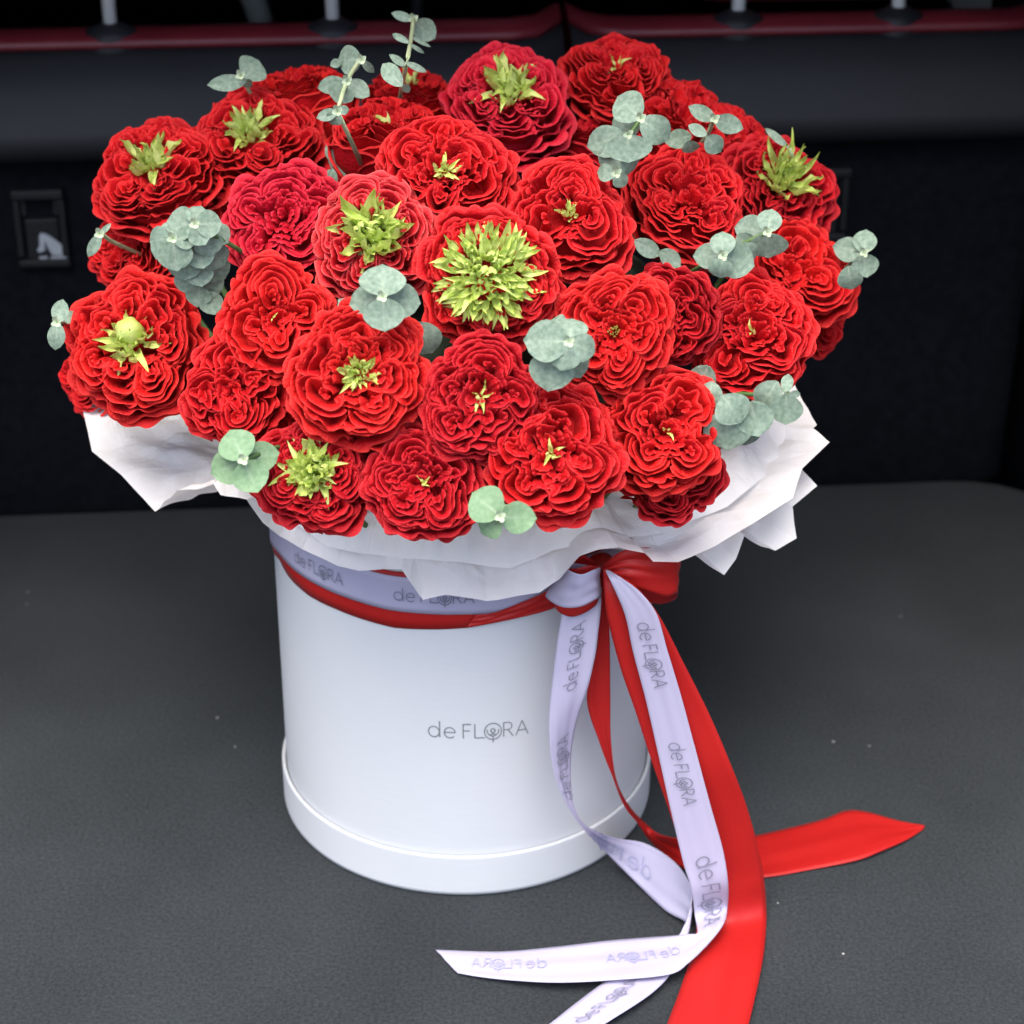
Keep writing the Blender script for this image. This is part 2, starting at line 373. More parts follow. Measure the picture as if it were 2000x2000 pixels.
# ------------------------------------------------------------------ hat box
RB, RL, HL, HB = .122, .1252, .0316, .236
bx = empty('hat_box', (0, 0, 0), 'round white cardboard hat box holding the bouquet, printed de FLORA', 'box')
V, F = lathe([(RB-.003, .01), (RB, .012), (RB, .0125), (RB, .014), (RB, HB-.004), (RB, HB-.0015), (RB, HB-.001), (RB-.0006, HB), (RB-.0024, HB), (RB-.003, HB-.001), (RB-.003, .012)], 160)
link('body', mesh('body', V, F), M['card'], bx)
V, F = lathe([(0, .0008), (RL-.0022, .0008), (RL-.0006, .0016), (RL, .004), (RL, .0045), (RL, .006), (RL, HL-.003), (RL, HL-.0016), (RL, HL-.0012), (RL-.0004, HL-.0003), (RL-.0012, HL), (RL-.0022, HL-.0004), (RL-.0026, HL-.003), (RB+.0002, HL-.006)], 160)
link('base_lid', mesh('base_lid', V, F), M['card'], bx)

# lettering: thin strokes in units of cap height
def arc(cx, cy, rx, ry, a0, a1, n=14): return [(cx+rx*math.cos(math.radians(a0+(a1-a0)*i/n)), cy+ry*math.sin(math.radians(a0+(a1-a0)*i/n))) for i in range(n+1)]
def seg(a, b, n=4): return [(a[0]+(b[0]-a[0])*i/n, a[1]+(b[1]-a[1])*i/n) for i in range(n+1)]
LOGO = [arc(.40, .36, .36, .36, 0, 360, 24), seg((.78, 0), (.78, 1.12)),
        seg((1.10, .38), (1.80, .38)), arc(1.44, .36, .36, .36, 4, 318, 22),
        seg((2.32, 0), (2.32, 1)), seg((2.32, .97), (2.84, .97)), seg((2.32, .52), (2.76, .52)),
        seg((3.08, 0), (3.08, 1)), seg((3.08, .03), (3.74, .03)),
        arc(4.27, .44, .56, .56, 0, 360, 32), seg((4.27, .12), (4.27, -.34)),
        arc(4.27, .50, .38, .38, 168, 372, 20), arc(4.27, .30, .17, .34, 20, 160, 10), arc(4.52, .62, .40, .42, 185, 262, 8), arc(4.02, .62, .40, .42, -5, -82, 8),
        seg((4.98, 0), (4.98, 1)), arc(5.28, .73, .25, .25, -90, 90, 10), seg((4.98, .98), (5.28, .98)), seg((4.98, .48), (5.28, .48)), seg((5.25, .48), (5.62, 0)),
        seg((5.80, 0), (6.22, 1)), seg((6.22, 1), (6.64, 0)), seg((5.95, .33), (6.49, .33))]
def logo_mesh(fn, width=.085):                               # fn(x, y) -> 3D point on the printed surface
    V = []; F = []
    for st in LOGO:
        st = np.array(st); k = len(V)
        for i in range(len(st)):
            d = st[min(i+1, len(st)-1)]-st[max(i-1, 0)]
            if abs(st[0]-st[-1]).sum() < 1e-6 and i in (0, len(st)-1): d = st[1]-st[-2]
            d = d/np.linalg.norm(d); nrm = np.array([-d[1], d[0]])*width/2
            V.append(fn(*(st[i]+nrm))); V.append(fn(*(st[i]-nrm)))
        F += [(k+2*i, k+2*i+1, k+2*i+3, k+2*i+2) for i in range(len(st)-1)]
    return V, F
p0 = at_cyl(836, 1437, RB); p1 = at_cyl(1031, 1432, RB)
a0 = math.atan2(p0[1], p0[0]); a1 = math.atan2(p1[1], p1[0]); ch = (a1-a0)*RB/6.64
V, F = logo_mesh(lambda x, y: ((RB+.0003)*math.cos(a0+(a1-a0)*x/6.64), (RB+.0003)*math.sin(a0+(a1-a0)*x/6.64), p0[2]+(p1[2]-p0[2])*x/6.64+y*ch*1.12), .075)
tag(link('printed_name', mesh('printed_name', V, F), M['silver'], bx), 'grey lettering de FLORA with a tulip in the O')

# ------------------------------------------------------------------ satin ribbons
rib_l = empty('lilac_ribbon', at_cyl(1170, 1115, .126), 'lilac satin ribbon printed de FLORA, tied round the box with long tails', 'ribbon')
rib_r = empty('red_ribbon', at_cyl(1175, 1110, .1245), 'broad red satin ribbon tied in a bow on the box', 'ribbon')
def pt(px, py, k, v):
    return at_y(px, py, v) if k == 'y' else at_z(px, py, v)
class Strip:
    def __init__(s, L, R, n=90, nw=13, bow=0.0):
        s.L = catmull(L, n); s.R = catmull(R, n); s.n = n
        ws = np.linspace(0, 1, nw)
        mid = (s.L+s.R)/2; tan = np.gradient(mid, axis=0); wd = s.R-s.L
        nor = np.cross(tan, wd); nor /= np.linalg.norm(nor, axis=1)[:, None]+1e-9
        s.nor = nor
        s.P = s.L[:, None]*(1-ws)[None, :, None]+s.R[:, None]*ws[None, :, None]
        s.P += nor[:, None]*(bow*(4*ws*(1-ws)))[None, :, None]
        uu = np.linspace(0, 1, n)[:, None]; ww = ws[None, :]
        s.P += nor[:, None]*(.00035*np.sin(ww*9+uu*14+n)*np.sin(ww*math.pi)+.00025*np.sin(ww*17-uu*9))[..., None]
        s.mid = mid; s.bow = bow; s.rip = True
        s.len = np.concatenate([[0], np.cumsum(np.linalg.norm(np.diff(mid, axis=0), axis=1))])
        s.pxy = np.array([project(p) for p in mid])
    def nearest(s, px, py, lo=0, hi=1):
        i0, i1 = int(lo*s.n), int(hi*s.n)
        return s.len[i0+int(np.argmin(((s.pxy[i0:i1]-np.array([px, py]))**2).sum(1)))]
    def eval(s, u, w, off):
        f = np.interp(u, s.len, np.arange(s.n)); i = min(int(f), s.n-2); t = f-i
        L = s.L[i]*(1-t)+s.L[i+1]*t; R = s.R[i]*(1-t)+s.R[i+1]*t; N = s.nor[i]*(1-t)+s.nor[i+1]*t
        p = L*(1-w)+R*w + N*s.bow*4*w*(1-w)
        ug = f/(s.n-1)
        if hasattr(s, 'rip'): p = p+N*(.00035*math.sin(w*9+ug*14+s.n)*math.sin(w*math.pi)+.00025*math.sin(w*17-ug*9))
        sg = 1.0 if N@(CAM-p) > 0 else -1.0
        return p+N*sg*(off+.0002)
def strip_obj(name, st, mat, parent, smooth=True):
    P = st.P-np.array(parent.location)
    o = link(name, grid(name, P, smooth), mat, parent)
    so = o.modifiers.new('thickness', 'SOLIDIFY'); so.thickness = .00025; so.offset = 0
    return o
def strip_text(st, a, b, parent, mat, wc=.5, flip=1, hscale=1.0, lo=0, hi=1, faint=False):
    u0 = st.nearest(*a, lo, hi); u1 = st.nearest(*b, lo, hi); h = abs(u1-u0)/6.64
    def fn(x, y):
        u = u0+(u1-u0)*x/6.64
        i = min(int(np.interp(u, st.len, np.arange(st.n))), st.n-1)
        wd = np.linalg.norm(st.R[i]-st.L[i])
        return st.eval(u, wc+flip*(y-.45)*h*hscale/max(wd, .008), .0012)-np.array(parent.location)
    V, F = logo_mesh(fn, .085)
    link('printed_name', mesh('printed_name', V, F), mat, parent)
# band round the box
def band(name, pix, r, width_fn, mat, parent, closed_z, tilt=0.0):
    pts = [at_cyl(px, py, r) for px, py in pix]
    A = [math.atan2(p[1], p[0]) for p in pts]; A = [a-2*math.pi if a > 1.2 else a for a in A]
    Z = [p[2] for p in pts]
    n_ = 181; aa = np.linspace(-math.pi, math.pi, n_)+(-math.pi/2)
    aa0, az = np.array(A), np.array(Z); order = np.argsort(aa0); aa0 = aa0[order]; az = az[order]
    L = []; R = []
    for a in aa:
        z = np.interp(a, aa0, az, left=None, right=None)
        if a < aa0[0]: z = az[0]+(closed_z-az[0])*min(1, (aa0[0]-a)/1.2)
        if a > aa0[-1]: z = az[-1]+(closed_z-az[-1])*min(1, (a-aa0[-1])/1.2)
        wz = width_fn(a)
        L.append((r*math.cos(a), r*math.sin(a), z)); R.append(((r+tilt)*math.cos(a), (r+tilt)*math.sin(a), z+wz))
    st = Strip.__new__(Strip); st.L = np.array(L); st.R = np.array(R); st.n = n_
    ws = np.linspace(0, 1, 7); st.P = st.L[:, None]*(1-ws)[None, :, None]+st.R[:, None]*ws[None, :, None]
    st.mid = (st.L+st.R)/2; tan = np.gradient(st.mid, axis=0); st.nor = np.cross(tan, st.R-st.L); st.nor /= np.linalg.norm(st.nor, axis=1)[:, None]
    st.bow = 0; st.len = np.concatenate([[0], np.cumsum(np.linalg.norm(np.diff(st.mid, axis=0), axis=1))]); st.pxy = np.array([project(p) for p in st.mid])
    strip_obj(name, st, mat, parent); return st
redpix = [(546, 1093), (562, 1124), (603, 1163), (655, 1189), (720, 1213), (770, 1226), (823, 1229), (914, 1226), (999, 1208), (1079, 1188), (1150, 1160), (1190, 1140), (1250, 1110)]
band('band', redpix, RB+.0008, lambda a: .0385, M['redsatin'], rib_r, .165)
lilpix = [(543, 1078), (578, 1116), (629, 1147), (694, 1173), (759, 1191), (836, 1199), (910, 1200), (953, 1199), (1000, 1196), (1060, 1180), (1150, 1150), (1240, 1110)]
bl = band('band', lilpix, RB+.0020, lambda a: .0235, M['lilac'], rib_l, .172)
strip_text(bl, (576, 1092), (670, 1144), rib_l, M['ink'], .5, 1, 1.2)
strip_text(bl, (772, 1158), (925, 1168), rib_l, M['ink'], .5, 1, 1.1)
# a turn of the red ribbon that crosses over the lilac band up to the knot
def S2(rows): return [pt(a, b, k, v) for a, b, c, d, k, v, *e in rows], [pt(c, d, k, (e[0] if e else v)) for a, b, c, d, k, v, *e in rows]
def cyl_rows(rows): return [at_cyl(a, b, r) for a, b, c, d, r in rows], [at_cyl(c, d, r) for a, b, c, d, r in rows]
st = Strip(*cyl_rows([(912, 1225, 930, 1201, .1249), (955, 1219, 962, 1197, .1252), (1015, 1206, 1005, 1182, .1256), (1079, 1188, 1064, 1157, .1270), (1130, 1160, 1120, 1120, .131), (1172, 1130, 1168, 1108, .133)]))
strip_obj('crossing_turn', st, M['redsatin'], rib_r)
# knot
kc = at_cyl(1172, 1116, .137)
Vk, Fk = box(0, 0, 0, .013, .014, .022, .0055, 4)
link('knot', mesh('knot', [Vector((x*(1+.25*math.sin(z*300)), y, z+.15*x))+Vector(kc)-rib_r.location for x, y, z in Vk], Fk), M['redsatin'], rib_r)
# loops
Y = 'y'
st = Strip(*S2([(1172, 1108, 1174, 1165, Y, -.137), (1160, 1113, 1165, 1170, Y, -.147), (1137, 1122, 1135, 1184, Y, -.152), (1118, 1117, 1100, 1186, Y, -.149), (1107, 1109, 1072, 1172, Y, -.140), (1108, 1104, 1066, 1160, Y, -.132), (1122, 1100, 1085, 1152, Y, -.128), (1160, 1106, 1150, 1150, Y, -.124)]), n=70)
strip_obj('bow_loop', st, M['lilac'], rib_l)
u = st.nearest(1090, 1140)
st = Strip(*S2([(1172, 1106, 1174, 1160, Y, -.134), (1152, 1104, 1160, 1185, Y, -.138), (1125, 1110, 1120, 1204, Y, -.139), (1104, 1108, 1088, 1192, Y, -.134), (1106, 1096, 1085, 1170, Y, -.128), (1135, 1083, 1120, 1160, Y, -.123), (1168, 1100, 1160, 1140, Y, -.122)]), n=70)
strip_obj('bow_loop', st, M['redsatin'], rib_r)
st = Strip(*S2([(1176, 1105, 1179, 1124, Y, -.136), (1196, 1088, 1205, 1134, Y, -.143), (1225, 1074, 1238, 1146, Y, -.146), (1262, 1070, 1272, 1158, Y, -.144), (1300, 1074, 1304, 1166, Y, -.138), (1326, 1082, 1322, 1158, Y, -.130), (1328, 1096, 1316, 1172, Y, -.112), (1304, 1104, 1286, 1180, Y, -.104), (1262, 1108, 1246, 1168, Y, -.108), (1200, 1106, 1195, 1140, Y, -.118)]), n=90, bow=.0)
for i in range(st.n):                                         # gathered pleats near the knot
    f = max(0, 1-i/45)
    for j in range(9): st.P[i, j] += st.nor[i]*(.0035*math.sin(j*2.2+.5)*math.sin(min(1, i/10)*math.pi/2)*f)
strip_obj('bow_loop', st, M['redsatin'], rib_r)
# red tail behind (D), ends on the carpet to the right
Z = 'z'
D = Strip(*S2([(1170, 1150, 1182, 1150, Y, -.124), (1166, 1263, 1190, 1230, Y, -.126), (1146, 1364, 1192, 1364, Y, -.128), (1172, 1454, 1193, 1440, Y, -.127), (1199, 1524, 1203, 1520, Y, -.120), (1220, 1575, 1226, 1570, Y, -.108, -.104), (1248, 1611, 1262, 1610, Y, -.095, -.085), (1275, 1648, 1296, 1632, Z, .014, .030), (1334, 1695, 1350, 1640, Z, .004, .022), (1405, 1716, 1405, 1644, Z, .002, .006), (1491, 1714, 1477, 1631, Z, .0015), (1580, 1699, 1599, 1602, Z, .0015), (1672, 1680, 1651, 1583, Z, .003), (1720, 1662, 1690, 1585, Z, .004), (1770, 1640, 1755, 1603, Z, .003), (1805, 1618, 1806, 1613, Z, .0015)]), n=150)
strip_obj('tail', D, M['redsatin'], rib_r)
# red tail in front (C)
C = Strip(*S2([(1178, 1112, 1192, 1112, Y, -.140), (1180, 1150, 1236, 1140, Y, -.148), (1186, 1205, 1286, 1200, Y, -.150), (1211, 1302, 1335, 1294, Y, -.150), (1242, 1392, 1386, 1396, Y, -.151), (1274, 1490, 1427, 1492, Y, -.152), (1304, 1575, 1455, 1565, Y, -.152, -.148), (1334, 1668, 1478, 1645, Y, -.152, -.144), (1352, 1745, 1492, 1715, Y, -.154, -.142), (1360, 1815, 1497, 1785, Z, .004), (1346, 1878, 1491, 1866, Z, .0035), (1324, 1944, 1475, 1947, Z, .0035), (1303, 2000, 1462, 2002, Z, .0035), (1285, 2060, 1445, 2070, Z, .0035)]), n=150, bow=.001)
strip_obj('tail', C, M['redsatin'], rib_r)
# lilac tail at left (A)
A = Strip(*S2([(1100, 1180, 1172, 1150, Y, -.134), (1096, 1206, 1174, 1180, Y, -.136), (1087, 1263, 1169, 1228, Y, -.139), (1079, 1328, 1160, 1291, Y, -.142), (1074, 1379, 1146, 1350, Y, -.145, -.143), (1073, 1431, 1128, 1402, Y, -.147, -.140), (1078, 1487, 1116, 1462, Y, -.147, -.136), (1090, 1534, 1114, 1524, Y, -.146, -.136), (1108, 1574, 1122, 1578, Y, -.143, -.138), (1140, 1620, 1146, 1613, Y, -.134, -.130), (1186, 1667, 1199, 1636, Z, .020, .036), (1248, 1729, 1262, 1648, Z, .004, .028), (1300, 1778, 1318, 1684, Z, .003, .025), (1338, 1800, 1348, 1728, Z, .007, .026), (1342, 1818, 1351, 1752, Z, .010, .024), (1300, 1850, 1330, 1785, Z, .0065, .012), (1240, 1888, 1322, 1860, Z, .0065), (1183, 1916, 1306, 1907, Z, .0065), (1128, 1956, 1264, 1947, Z, .0065), (1075, 1998, 1182, 2000, Z, .0065), (1060, 2012, 1160, 2014, Z, .0065)][0:15] +
               [(1325, 1840, 1352, 1775, Z, .008, .018), (1285, 1862, 1345, 1822, Z, .0065, .010), (1240, 1884, 1325, 1868, Z, .0065), (1183, 1916, 1306, 1907, Z, .0065), (1128, 1956, 1264, 1947, Z, .0065), (1075, 1998, 1182, 2000, Z, .0065), (1040, 2024, 1140, 2028, Z, .0065)]), n=190)
strip_obj('tail', A, M['lilac'], rib_l)
# lilac tail at right (B)
B = Strip(*S2([(1182, 1114, 1190, 1114, Y, -.146), (1190, 1130, 1216, 1130, Y, -.153), (1204, 1160, 1252, 1158, Y, -.156), (1222, 1206, 1283, 1200, Y, -.157), (1237, 1276, 1303, 1268, Y, -.157), (1261, 1366, 1330, 1358, Y, -.158), (1285, 1470, 1358, 1462, Y, -.159), (1311, 1586, 1388, 1574, Y, -.160), (1335, 1686, 1412, 1660, Y, -.161), (1350, 1735, 1422, 1725, Y, -.162), (1357, 1788, 1421, 1770, Z, .014, .016), (1362, 1822, 1413, 1804, Z, .0135, .015), (1345, 1825, 1388, 1838, Z, .013, .0125), (1310, 1828, 1345, 1880, Z, .012), (1275, 1830, 1305, 1903, Z, .0112), (1186, 1837, 1196, 1914, Z, .0105), (1093, 1848, 1090, 1919, Z, .009), (1000, 1857, 1000, 1915, Z, .005), (940, 1858, 935, 1908, Z, .003), (851, 1855, 894, 1901, Z, .002)]), n=180)
strip_obj('tail', B, M['lilac'], rib_l)
for a, b in (((1252, 1212), (1285, 1345)), ((1318, 1446), (1345, 1568)), ((1374, 1672), (1392, 1810))):
    strip_text(B, a, b, rib_l, M['ink'], .5, 1, 1.25, 0, .62)
strip_text(B, (1330, 1866), (1188, 1875), rib_l, M['ink_faint'], .5, -1, 1.15, .6, 1)
strip_text(B, (1066, 1884), (918, 1882), rib_l, M['ink_faint'], .5, -1, 1.15, .6, 1)
strip_text(A, (1112, 1345), (1132, 1212), rib_l, M['ink'], .5, -1, 1.25, 0, .4)
strip_text(A, (1108, 1560), (1094, 1435), rib_l, M['ink'], .5, -1, 1.2, 0, .55)
strip_text(A, (1272, 1700), (1160, 1620), rib_l, M['ink_faint'], .45, 1, 1.0, .3, .7)
strip_text(A, (1125, 1990), (1230, 1905), rib_l, M['ink'], .5, -1, 1.2, .6, 1)

# ------------------------------------------------------------------ tissue paper
pap = empty('tissue_wrap', (0, 0, HB), 'crumpled white tissue paper collar spilling over the box rim under the roses', 'wrapping paper')
def tri(x): return np.abs((x % 1.0)-.5)*2-.5
def sheet(name, outline, inner=(.098, HB+.012), lift=.03, nv=44, seed=0, amp=.006, pleat=.008, pf=9, per=18):
    rg = np.random.RandomState(seed)
    P = np.array([at_y(a, b, y) for a, b, y in outline])
    d = np.concatenate([[0], np.cumsum(np.linalg.norm(np.diff(P, axis=0), axis=1))])
    us = np.unique(np.concatenate([np.linspace(0, d[-1], per*len(P)), d]))
    O = np.stack([np.interp(us, d, P[:, k]) for k in range(3)], 1)
    ang = np.unwrap(np.arctan2(O[:, 1], O[:, 0])); ang = np.convolve(np.pad(ang, 12, mode='edge'), np.ones(25)/25, 'valid')
    I = np.stack([inner[0]*np.cos(ang), inner[0]*np.sin(ang), np.full(len(ang), inner[1])], 1)
    vs = np.linspace(0, 1, nv)
    G = np.zeros((len(us), nv, 3))
    dirs = [(rg.uniform(0, math.pi), rg.uniform(5, 17), rg.uniform(0, 1), rg.uniform(.3, 1)) for _ in range(7)]
    fine = [(rg.uniform(0, math.pi), rg.uniform(22, 55), rg.uniform(0, 1), rg.uniform(.3, 1)) for _ in range(6)]
    for i in range(len(us)):
        rad = np.array([math.cos(ang[i]), math.sin(ang[i]), 0])
        mid = (I[i]+O[i])/2+np.array([0, 0, lift])+rad*.006
        for j, v in enumerate(vs):
            p = I[i]*(1-v)**2+2*mid*v*(1-v)+O[i]*v*v
            q = np.array([us[i], v*np.linalg.norm(O[i]-I[i])])
            h = 0
            for a, f, ph, s in dirs:
                h += s*tri((q[0]*math.cos(a)+q[1]*math.sin(a))*f+ph+.35*math.sin(q[0]*21+a*5)*math.sin(q[1]*25+a*3))
            h *= amp*.5
            for a, f, ph, s in fine:
                h += amp*.26*s*tri((q[0]*math.cos(a)+q[1]*math.sin(a))*f+ph+.5*math.sin(q[0]*30+a*7)*math.sin(q[1]*33+a*2))
            h += pleat*.7*tri(ang[i]*pf*.6+.3*math.sin(v*3+seed)+.3*math.sin(ang[i]*3+seed))*v
            e = min(1, v*3)*(.35+.65*min(1, (1-v)*5))
            G[i, j] = p+(np.array([0, 0, .75])+rad*.6)*h*e
    o = link(name, grid(name, G-np.array(pap.location), False), M['tissue'], pap)
    return o
sheet('sheet', [(200, 700, .03), (160, 770, .01), (165, 805, -.005), (178, 880, -.03), (235, 926, -.05), (305, 1001, -.07), (330, 975, -.085), (345, 957, -.09), (385, 957, -.095), (420, 947, -.10), (432, 968, -.105), (482, 976, -.105), (520, 1022, -.09), (552, 1050, -.075)], seed=1, pf=5, amp=.008, lift=.02)
sheet('sheet', [(470, 960, -.09), (510, 1018, -.09), (545, 1046, -.085), (590, 1072, -.115), (660, 1106, -.125), (700, 1113, -.132), (785, 1113, -.142), (800, 1135, -.146), (826, 1171, -.147), (870, 1161, -.15), (950, 1173, -.15), (1002, 1166, -.152), (1053, 1159, -.155), (1095, 1128, -.15), (1131, 1087, -.14), (1160, 1068, -.13)], seed=2, amp=.009, pf=7, lift=.025)
sheet('sheet', [(1120, 1060, -.13), (1190, 1070, -.128), (1300, 1090, -.12), (1356, 1084, -.115), (1411, 1126, -.11), (1434, 1095, -.105), (1451, 1049, -.10), (1487, 1067, -.09), (1515, 1075, -.085), (1555, 1052, -.08), (1546, 991, -.07), (1595, 950, -.06), (1566, 915, -.05), (1570, 860, -.03)], seed=3, amp=.007, pf=6, lift=.012)
sheet('sheet', [(1085, 1132, -.150), (1131, 1087, -.158), (1170, 1075, -.160), (1209, 1069, -.158), (1260, 1079, -.156), (1276, 1097, -.155), (1325, 1097, -.150), (1395, 1068, -.140), (1470, 1022, -.12), (1546, 975, -.10), (1567, 915, -.08), (1621, 863, -.06), (1588, 837, -.05), (1596, 829, -.045), (1541, 733, .0), (1500, 690, .04)], seed=4, amp=.007, pf=8, lift=.02)
sheet('sheet', [(560, 1010, -.10), (640, 1068, -.125), (720, 1082, -.135), (800, 1090, -.14), (900, 1098, -.145), (1000, 1108, -.148), (1080, 1075, -.148), (1180, 1052, -.146), (1300, 1040, -.135), (1420, 990, -.11), (1530, 900, -.07), (1530, 800, -.03)], seed=5, amp=.008, pf=7, lift=.045)

# ------------------------------------------------------------------ roses
def unit(v): return v/(np.linalg.norm(v)+1e-12)
def make_variant(seed, hole=.16, L=None, tight=1.0, cup=False):
    rg = np.random.RandomState(seed)
    L = L or rg.choice([4, 5, 5, 6])
    hf = 1.0
    ph0 = rg.uniform(0, 6.28)
    waves = [(rg.uniform(0, 6.28), rg.uniform(2.5, 5), rg.uniform(0, 6.28), rg.uniform(0, 6.28), .045) for _ in range(4)] + \
            [(a_, rg.uniform(6, 10), rg.uniform(0, 6.28), a_+1.57, .046) for a_ in rg.uniform(0, 6.28, 4)] + [(a_, rg.uniform(17, 25), rg.uniform(0, 6.28), a_+1.57, .028) for a_ in rg.uniform(0, 6.28, 6)]
    mk = [(rg.uniform(0, 6.28), rg.uniform(2.5, 4.5), rg.uniform(0, 6.28)) for _ in range(3)]
    def warp(p):
        mask = np.clip(.75+sum(np.sin(k*(p[:, 0]*math.cos(a)+p[:, 1]*math.sin(a))+ph) for a, k, ph in mk)*.55, .12, 1.5)
        th = np.arctan2(p[:, 1], p[:, 0]); p = p*(1+.055*np.cos(2*th+ph0*3)+.045*np.cos(3*th+ph0*5))[:, None]
        q = p.copy(); r = np.linalg.norm(p, axis=1); f = np.clip(1.25-r, .25, 1)
        for a, k, ph, dr, am in waves:
            s = np.sin(k*(p[:, 0]*math.cos(a)+p[:, 1]*math.sin(a))+ph)*am*f
            if k > 12: s = np.arcsin(.96*s/(am*f+1e-9))*.72*am*f*mask*hf
            q[:, 0] += s*math.cos(dr); q[:, 1] += s*math.sin(dr)
        return q
    cs = []
    for k in range(L):
        a = ph0+2*math.pi*(k+rg.uniform(-.26, .26))/L
        cs.append(np.array([math.cos(a), math.sin(a)])*rg.uniform(.38, .56))
    lobez = rg.uniform(-.08, .07, L)
    def H(r): return .36-.62*np.clip(r-.42, 0, 2)**1.7-.30*np.exp(-(r/.20)**2)
    out = []
    def petal(Q, nrm, ztop, prof, ruff=.03, drop=.12, dpow=4, seed2=0):
        n = len(Q); t = np.linspace(-1, 1, n)
        lip = 1+.35*np.sin(t*rg.uniform(4, 8)+rg.uniform(0, 6))+.25*np.sin(t*rg.uniform(10, 16)+rg.uniform(0, 6))
        zz = ztop-drop*np.abs(t)**dpow+ruff*np.sin(t*rg.uniform(5, 9)+rg.uniform(0, 6))*.6+ruff*.4*np.sin(t*rg.uniform(12, 18)+rg.uniform(0, 6))
        G = np.zeros((n, len(prof), 3))
        for j, (s, dz, sc) in enumerate(prof):
            off = nrm*(s*(lip if s > 0 else 1))[:, None] if s > 0 else nrm*s
            xy = (Q+off)*sc
            G[:, j, :2] = xy; G[:, j, 2] = zz+dz
        out.append(G)
    def normals(Q, c):
        tg = np.gradient(Q, axis=0); nn = np.stack([tg[:, 1], -tg[:, 0]], 1); nn /= np.linalg.norm(nn, axis=1)[:, None]+1e-9
        if np.mean(np.sum(nn*(Q-c), 1)) < 0: nn = -nn
        return nn
    inner_prof = [(-.15, -.46, 1), (-.085, -.22, 1), (-.042, -.085, 1), (-.012, -.022, 1), (.012, .004, 1), (.034, .006, 1)]
    hf = [.5, 1.0, .75, 1.25, .35, .9, 1.1, .6][seed % 8]; Js = rg.randint(4, 7, L)
    for k in range(L):
        c = cs[k]; ak = math.atan2(c[1], c[0]); J = Js[k]
        for j in range(J):
            rho = .045+.43*(max(.02, j+rg.uniform(-.36, .36))/(J-1))**.95*tight
            span = math.radians(155-42*(j/(J-1)))*rg.uniform(.85, 1.05)
            n = 26 if j < 2 else 48
            al = ak+rg.uniform(-.5, .5)+np.linspace(-span, span, n)
            p = c+rho*np.stack([np.cos(al), np.sin(al)], 1)
            for m_ in range(L):                                # keep inside the lobe: squeeze towards the valleys
                if m_ == k: continue
                e = unit(cs[m_]-c); d = (p-(c+cs[m_])/2)@e; mg = .10
                dn = np.where(d > -mg, -mg*np.exp(-np.clip((d+mg)/mg, 0, 20)), d)
                p = p+e*(dn-d)[:, None]
            r = np.linalg.norm(p, axis=1)
            r2 = np.where(r > .80, .80+.13*(1-np.exp(-(r-.80)/.13)), r)
            r2 = np.where(r2 < hole+.08, hole+.08*np.exp((r2-hole-.08)/.08), r2)
            p = p*(r2/(r+1e-9))[:, None]
            Q = warp(p); nn = normals(Q, c)
            rr = np.linalg.norm(Q, axis=1)
            z = H(rr)-.06*(rho/.48)**2+rg.uniform(-.045, .045)+lobez[k]
            petal(Q, nn, z, inner_prof, .035, .10)
    for k in range(13):                                        # ruffles round the centre
        a = rg.uniform(0, 6.28); r0 = hole*rg.uniform(.55, 1.75); sp = rg.uniform(.4, .9)
        al = a+np.linspace(-sp, sp, 14); p = r0*np.stack([np.cos(al), np.sin(al)], 1)
        Q = warp(p); nn = normals(Q, np.zeros(2))
        petal(Q, nn, np.full(14, .12+.25*min(r0, .45)+rg.uniform(-.06, .06)), inner_prof, .03, .08)
    for k in range(L):                                         # fan petals in the valleys between the lobes
        va = math.atan2(*(cs[k]/np.linalg.norm(cs[k])+cs[(k+1) % L]/np.linalg.norm(cs[(k+1) % L]))[::-1])
        for q in range(4):
            r0 = hole+.04+.095*q+rg.uniform(-.03, .03); wd = .10+.10*q*.5
            t = np.linspace(-1, 1, 18); tx = np.array([-math.sin(va), math.cos(va)]); rx = np.array([math.cos(va), math.sin(va)])
            skew = rg.uniform(-.4, .4)
            Q = warp((r0+.05*t*t*rg.uniform(-1.2, .4)+skew*wd*t)[:, None]*rx+(wd*t)[:, None]*tx); nn = normals(Q, np.zeros(2))
            petal(Q, nn, H(np.linalg.norm(Q, axis=1))-.05+rg.uniform(-.04, .05), inner_prof, .03, .07)
    def ring(cnt, r0, zt, span, prof, drop, ruff, dpow=2.6, jit=.25):
        a0_ = rg.uniform(0, 6.28)
        for k in range(cnt):
            a = a0_+2*math.pi*(k+rg.uniform(-jit, jit))/cnt; sp = span*rg.uniform(.85, 1.15)
            al = a+np.linspace(-sp, sp, 36); t = np.linspace(-1, 1, 36)
            rr = r0*(1+.05*np.cos(L*(al-ph0)))+.02*np.sin(t*7+k)+rg.uniform(-.03, .03)-.05*np.abs(t)**3
            Q = rr[:, None]*np.stack([np.cos(al), np.sin(al)], 1)
            Q = warp(Q); nn = normals(Q, np.zeros(2))
            petal(Q, nn, np.full(36, zt+rg.uniform(-.04, .04)), prof, ruff, drop, dpow)
    mid_prof = [(-.10, -.72, .55), (-.06, -.40, .86), (-.03, -.16, .98), (.0, -.035, 1), (.03, .004, 1), (.062, .004, 1)]
    guard = [(0, -.78, .30), (0, -.62, .62), (0, -.36, .90), (.005, -.14, .99), (.03, -.03, 1), (.075, .004, 1), (.125, -.012, 1)]
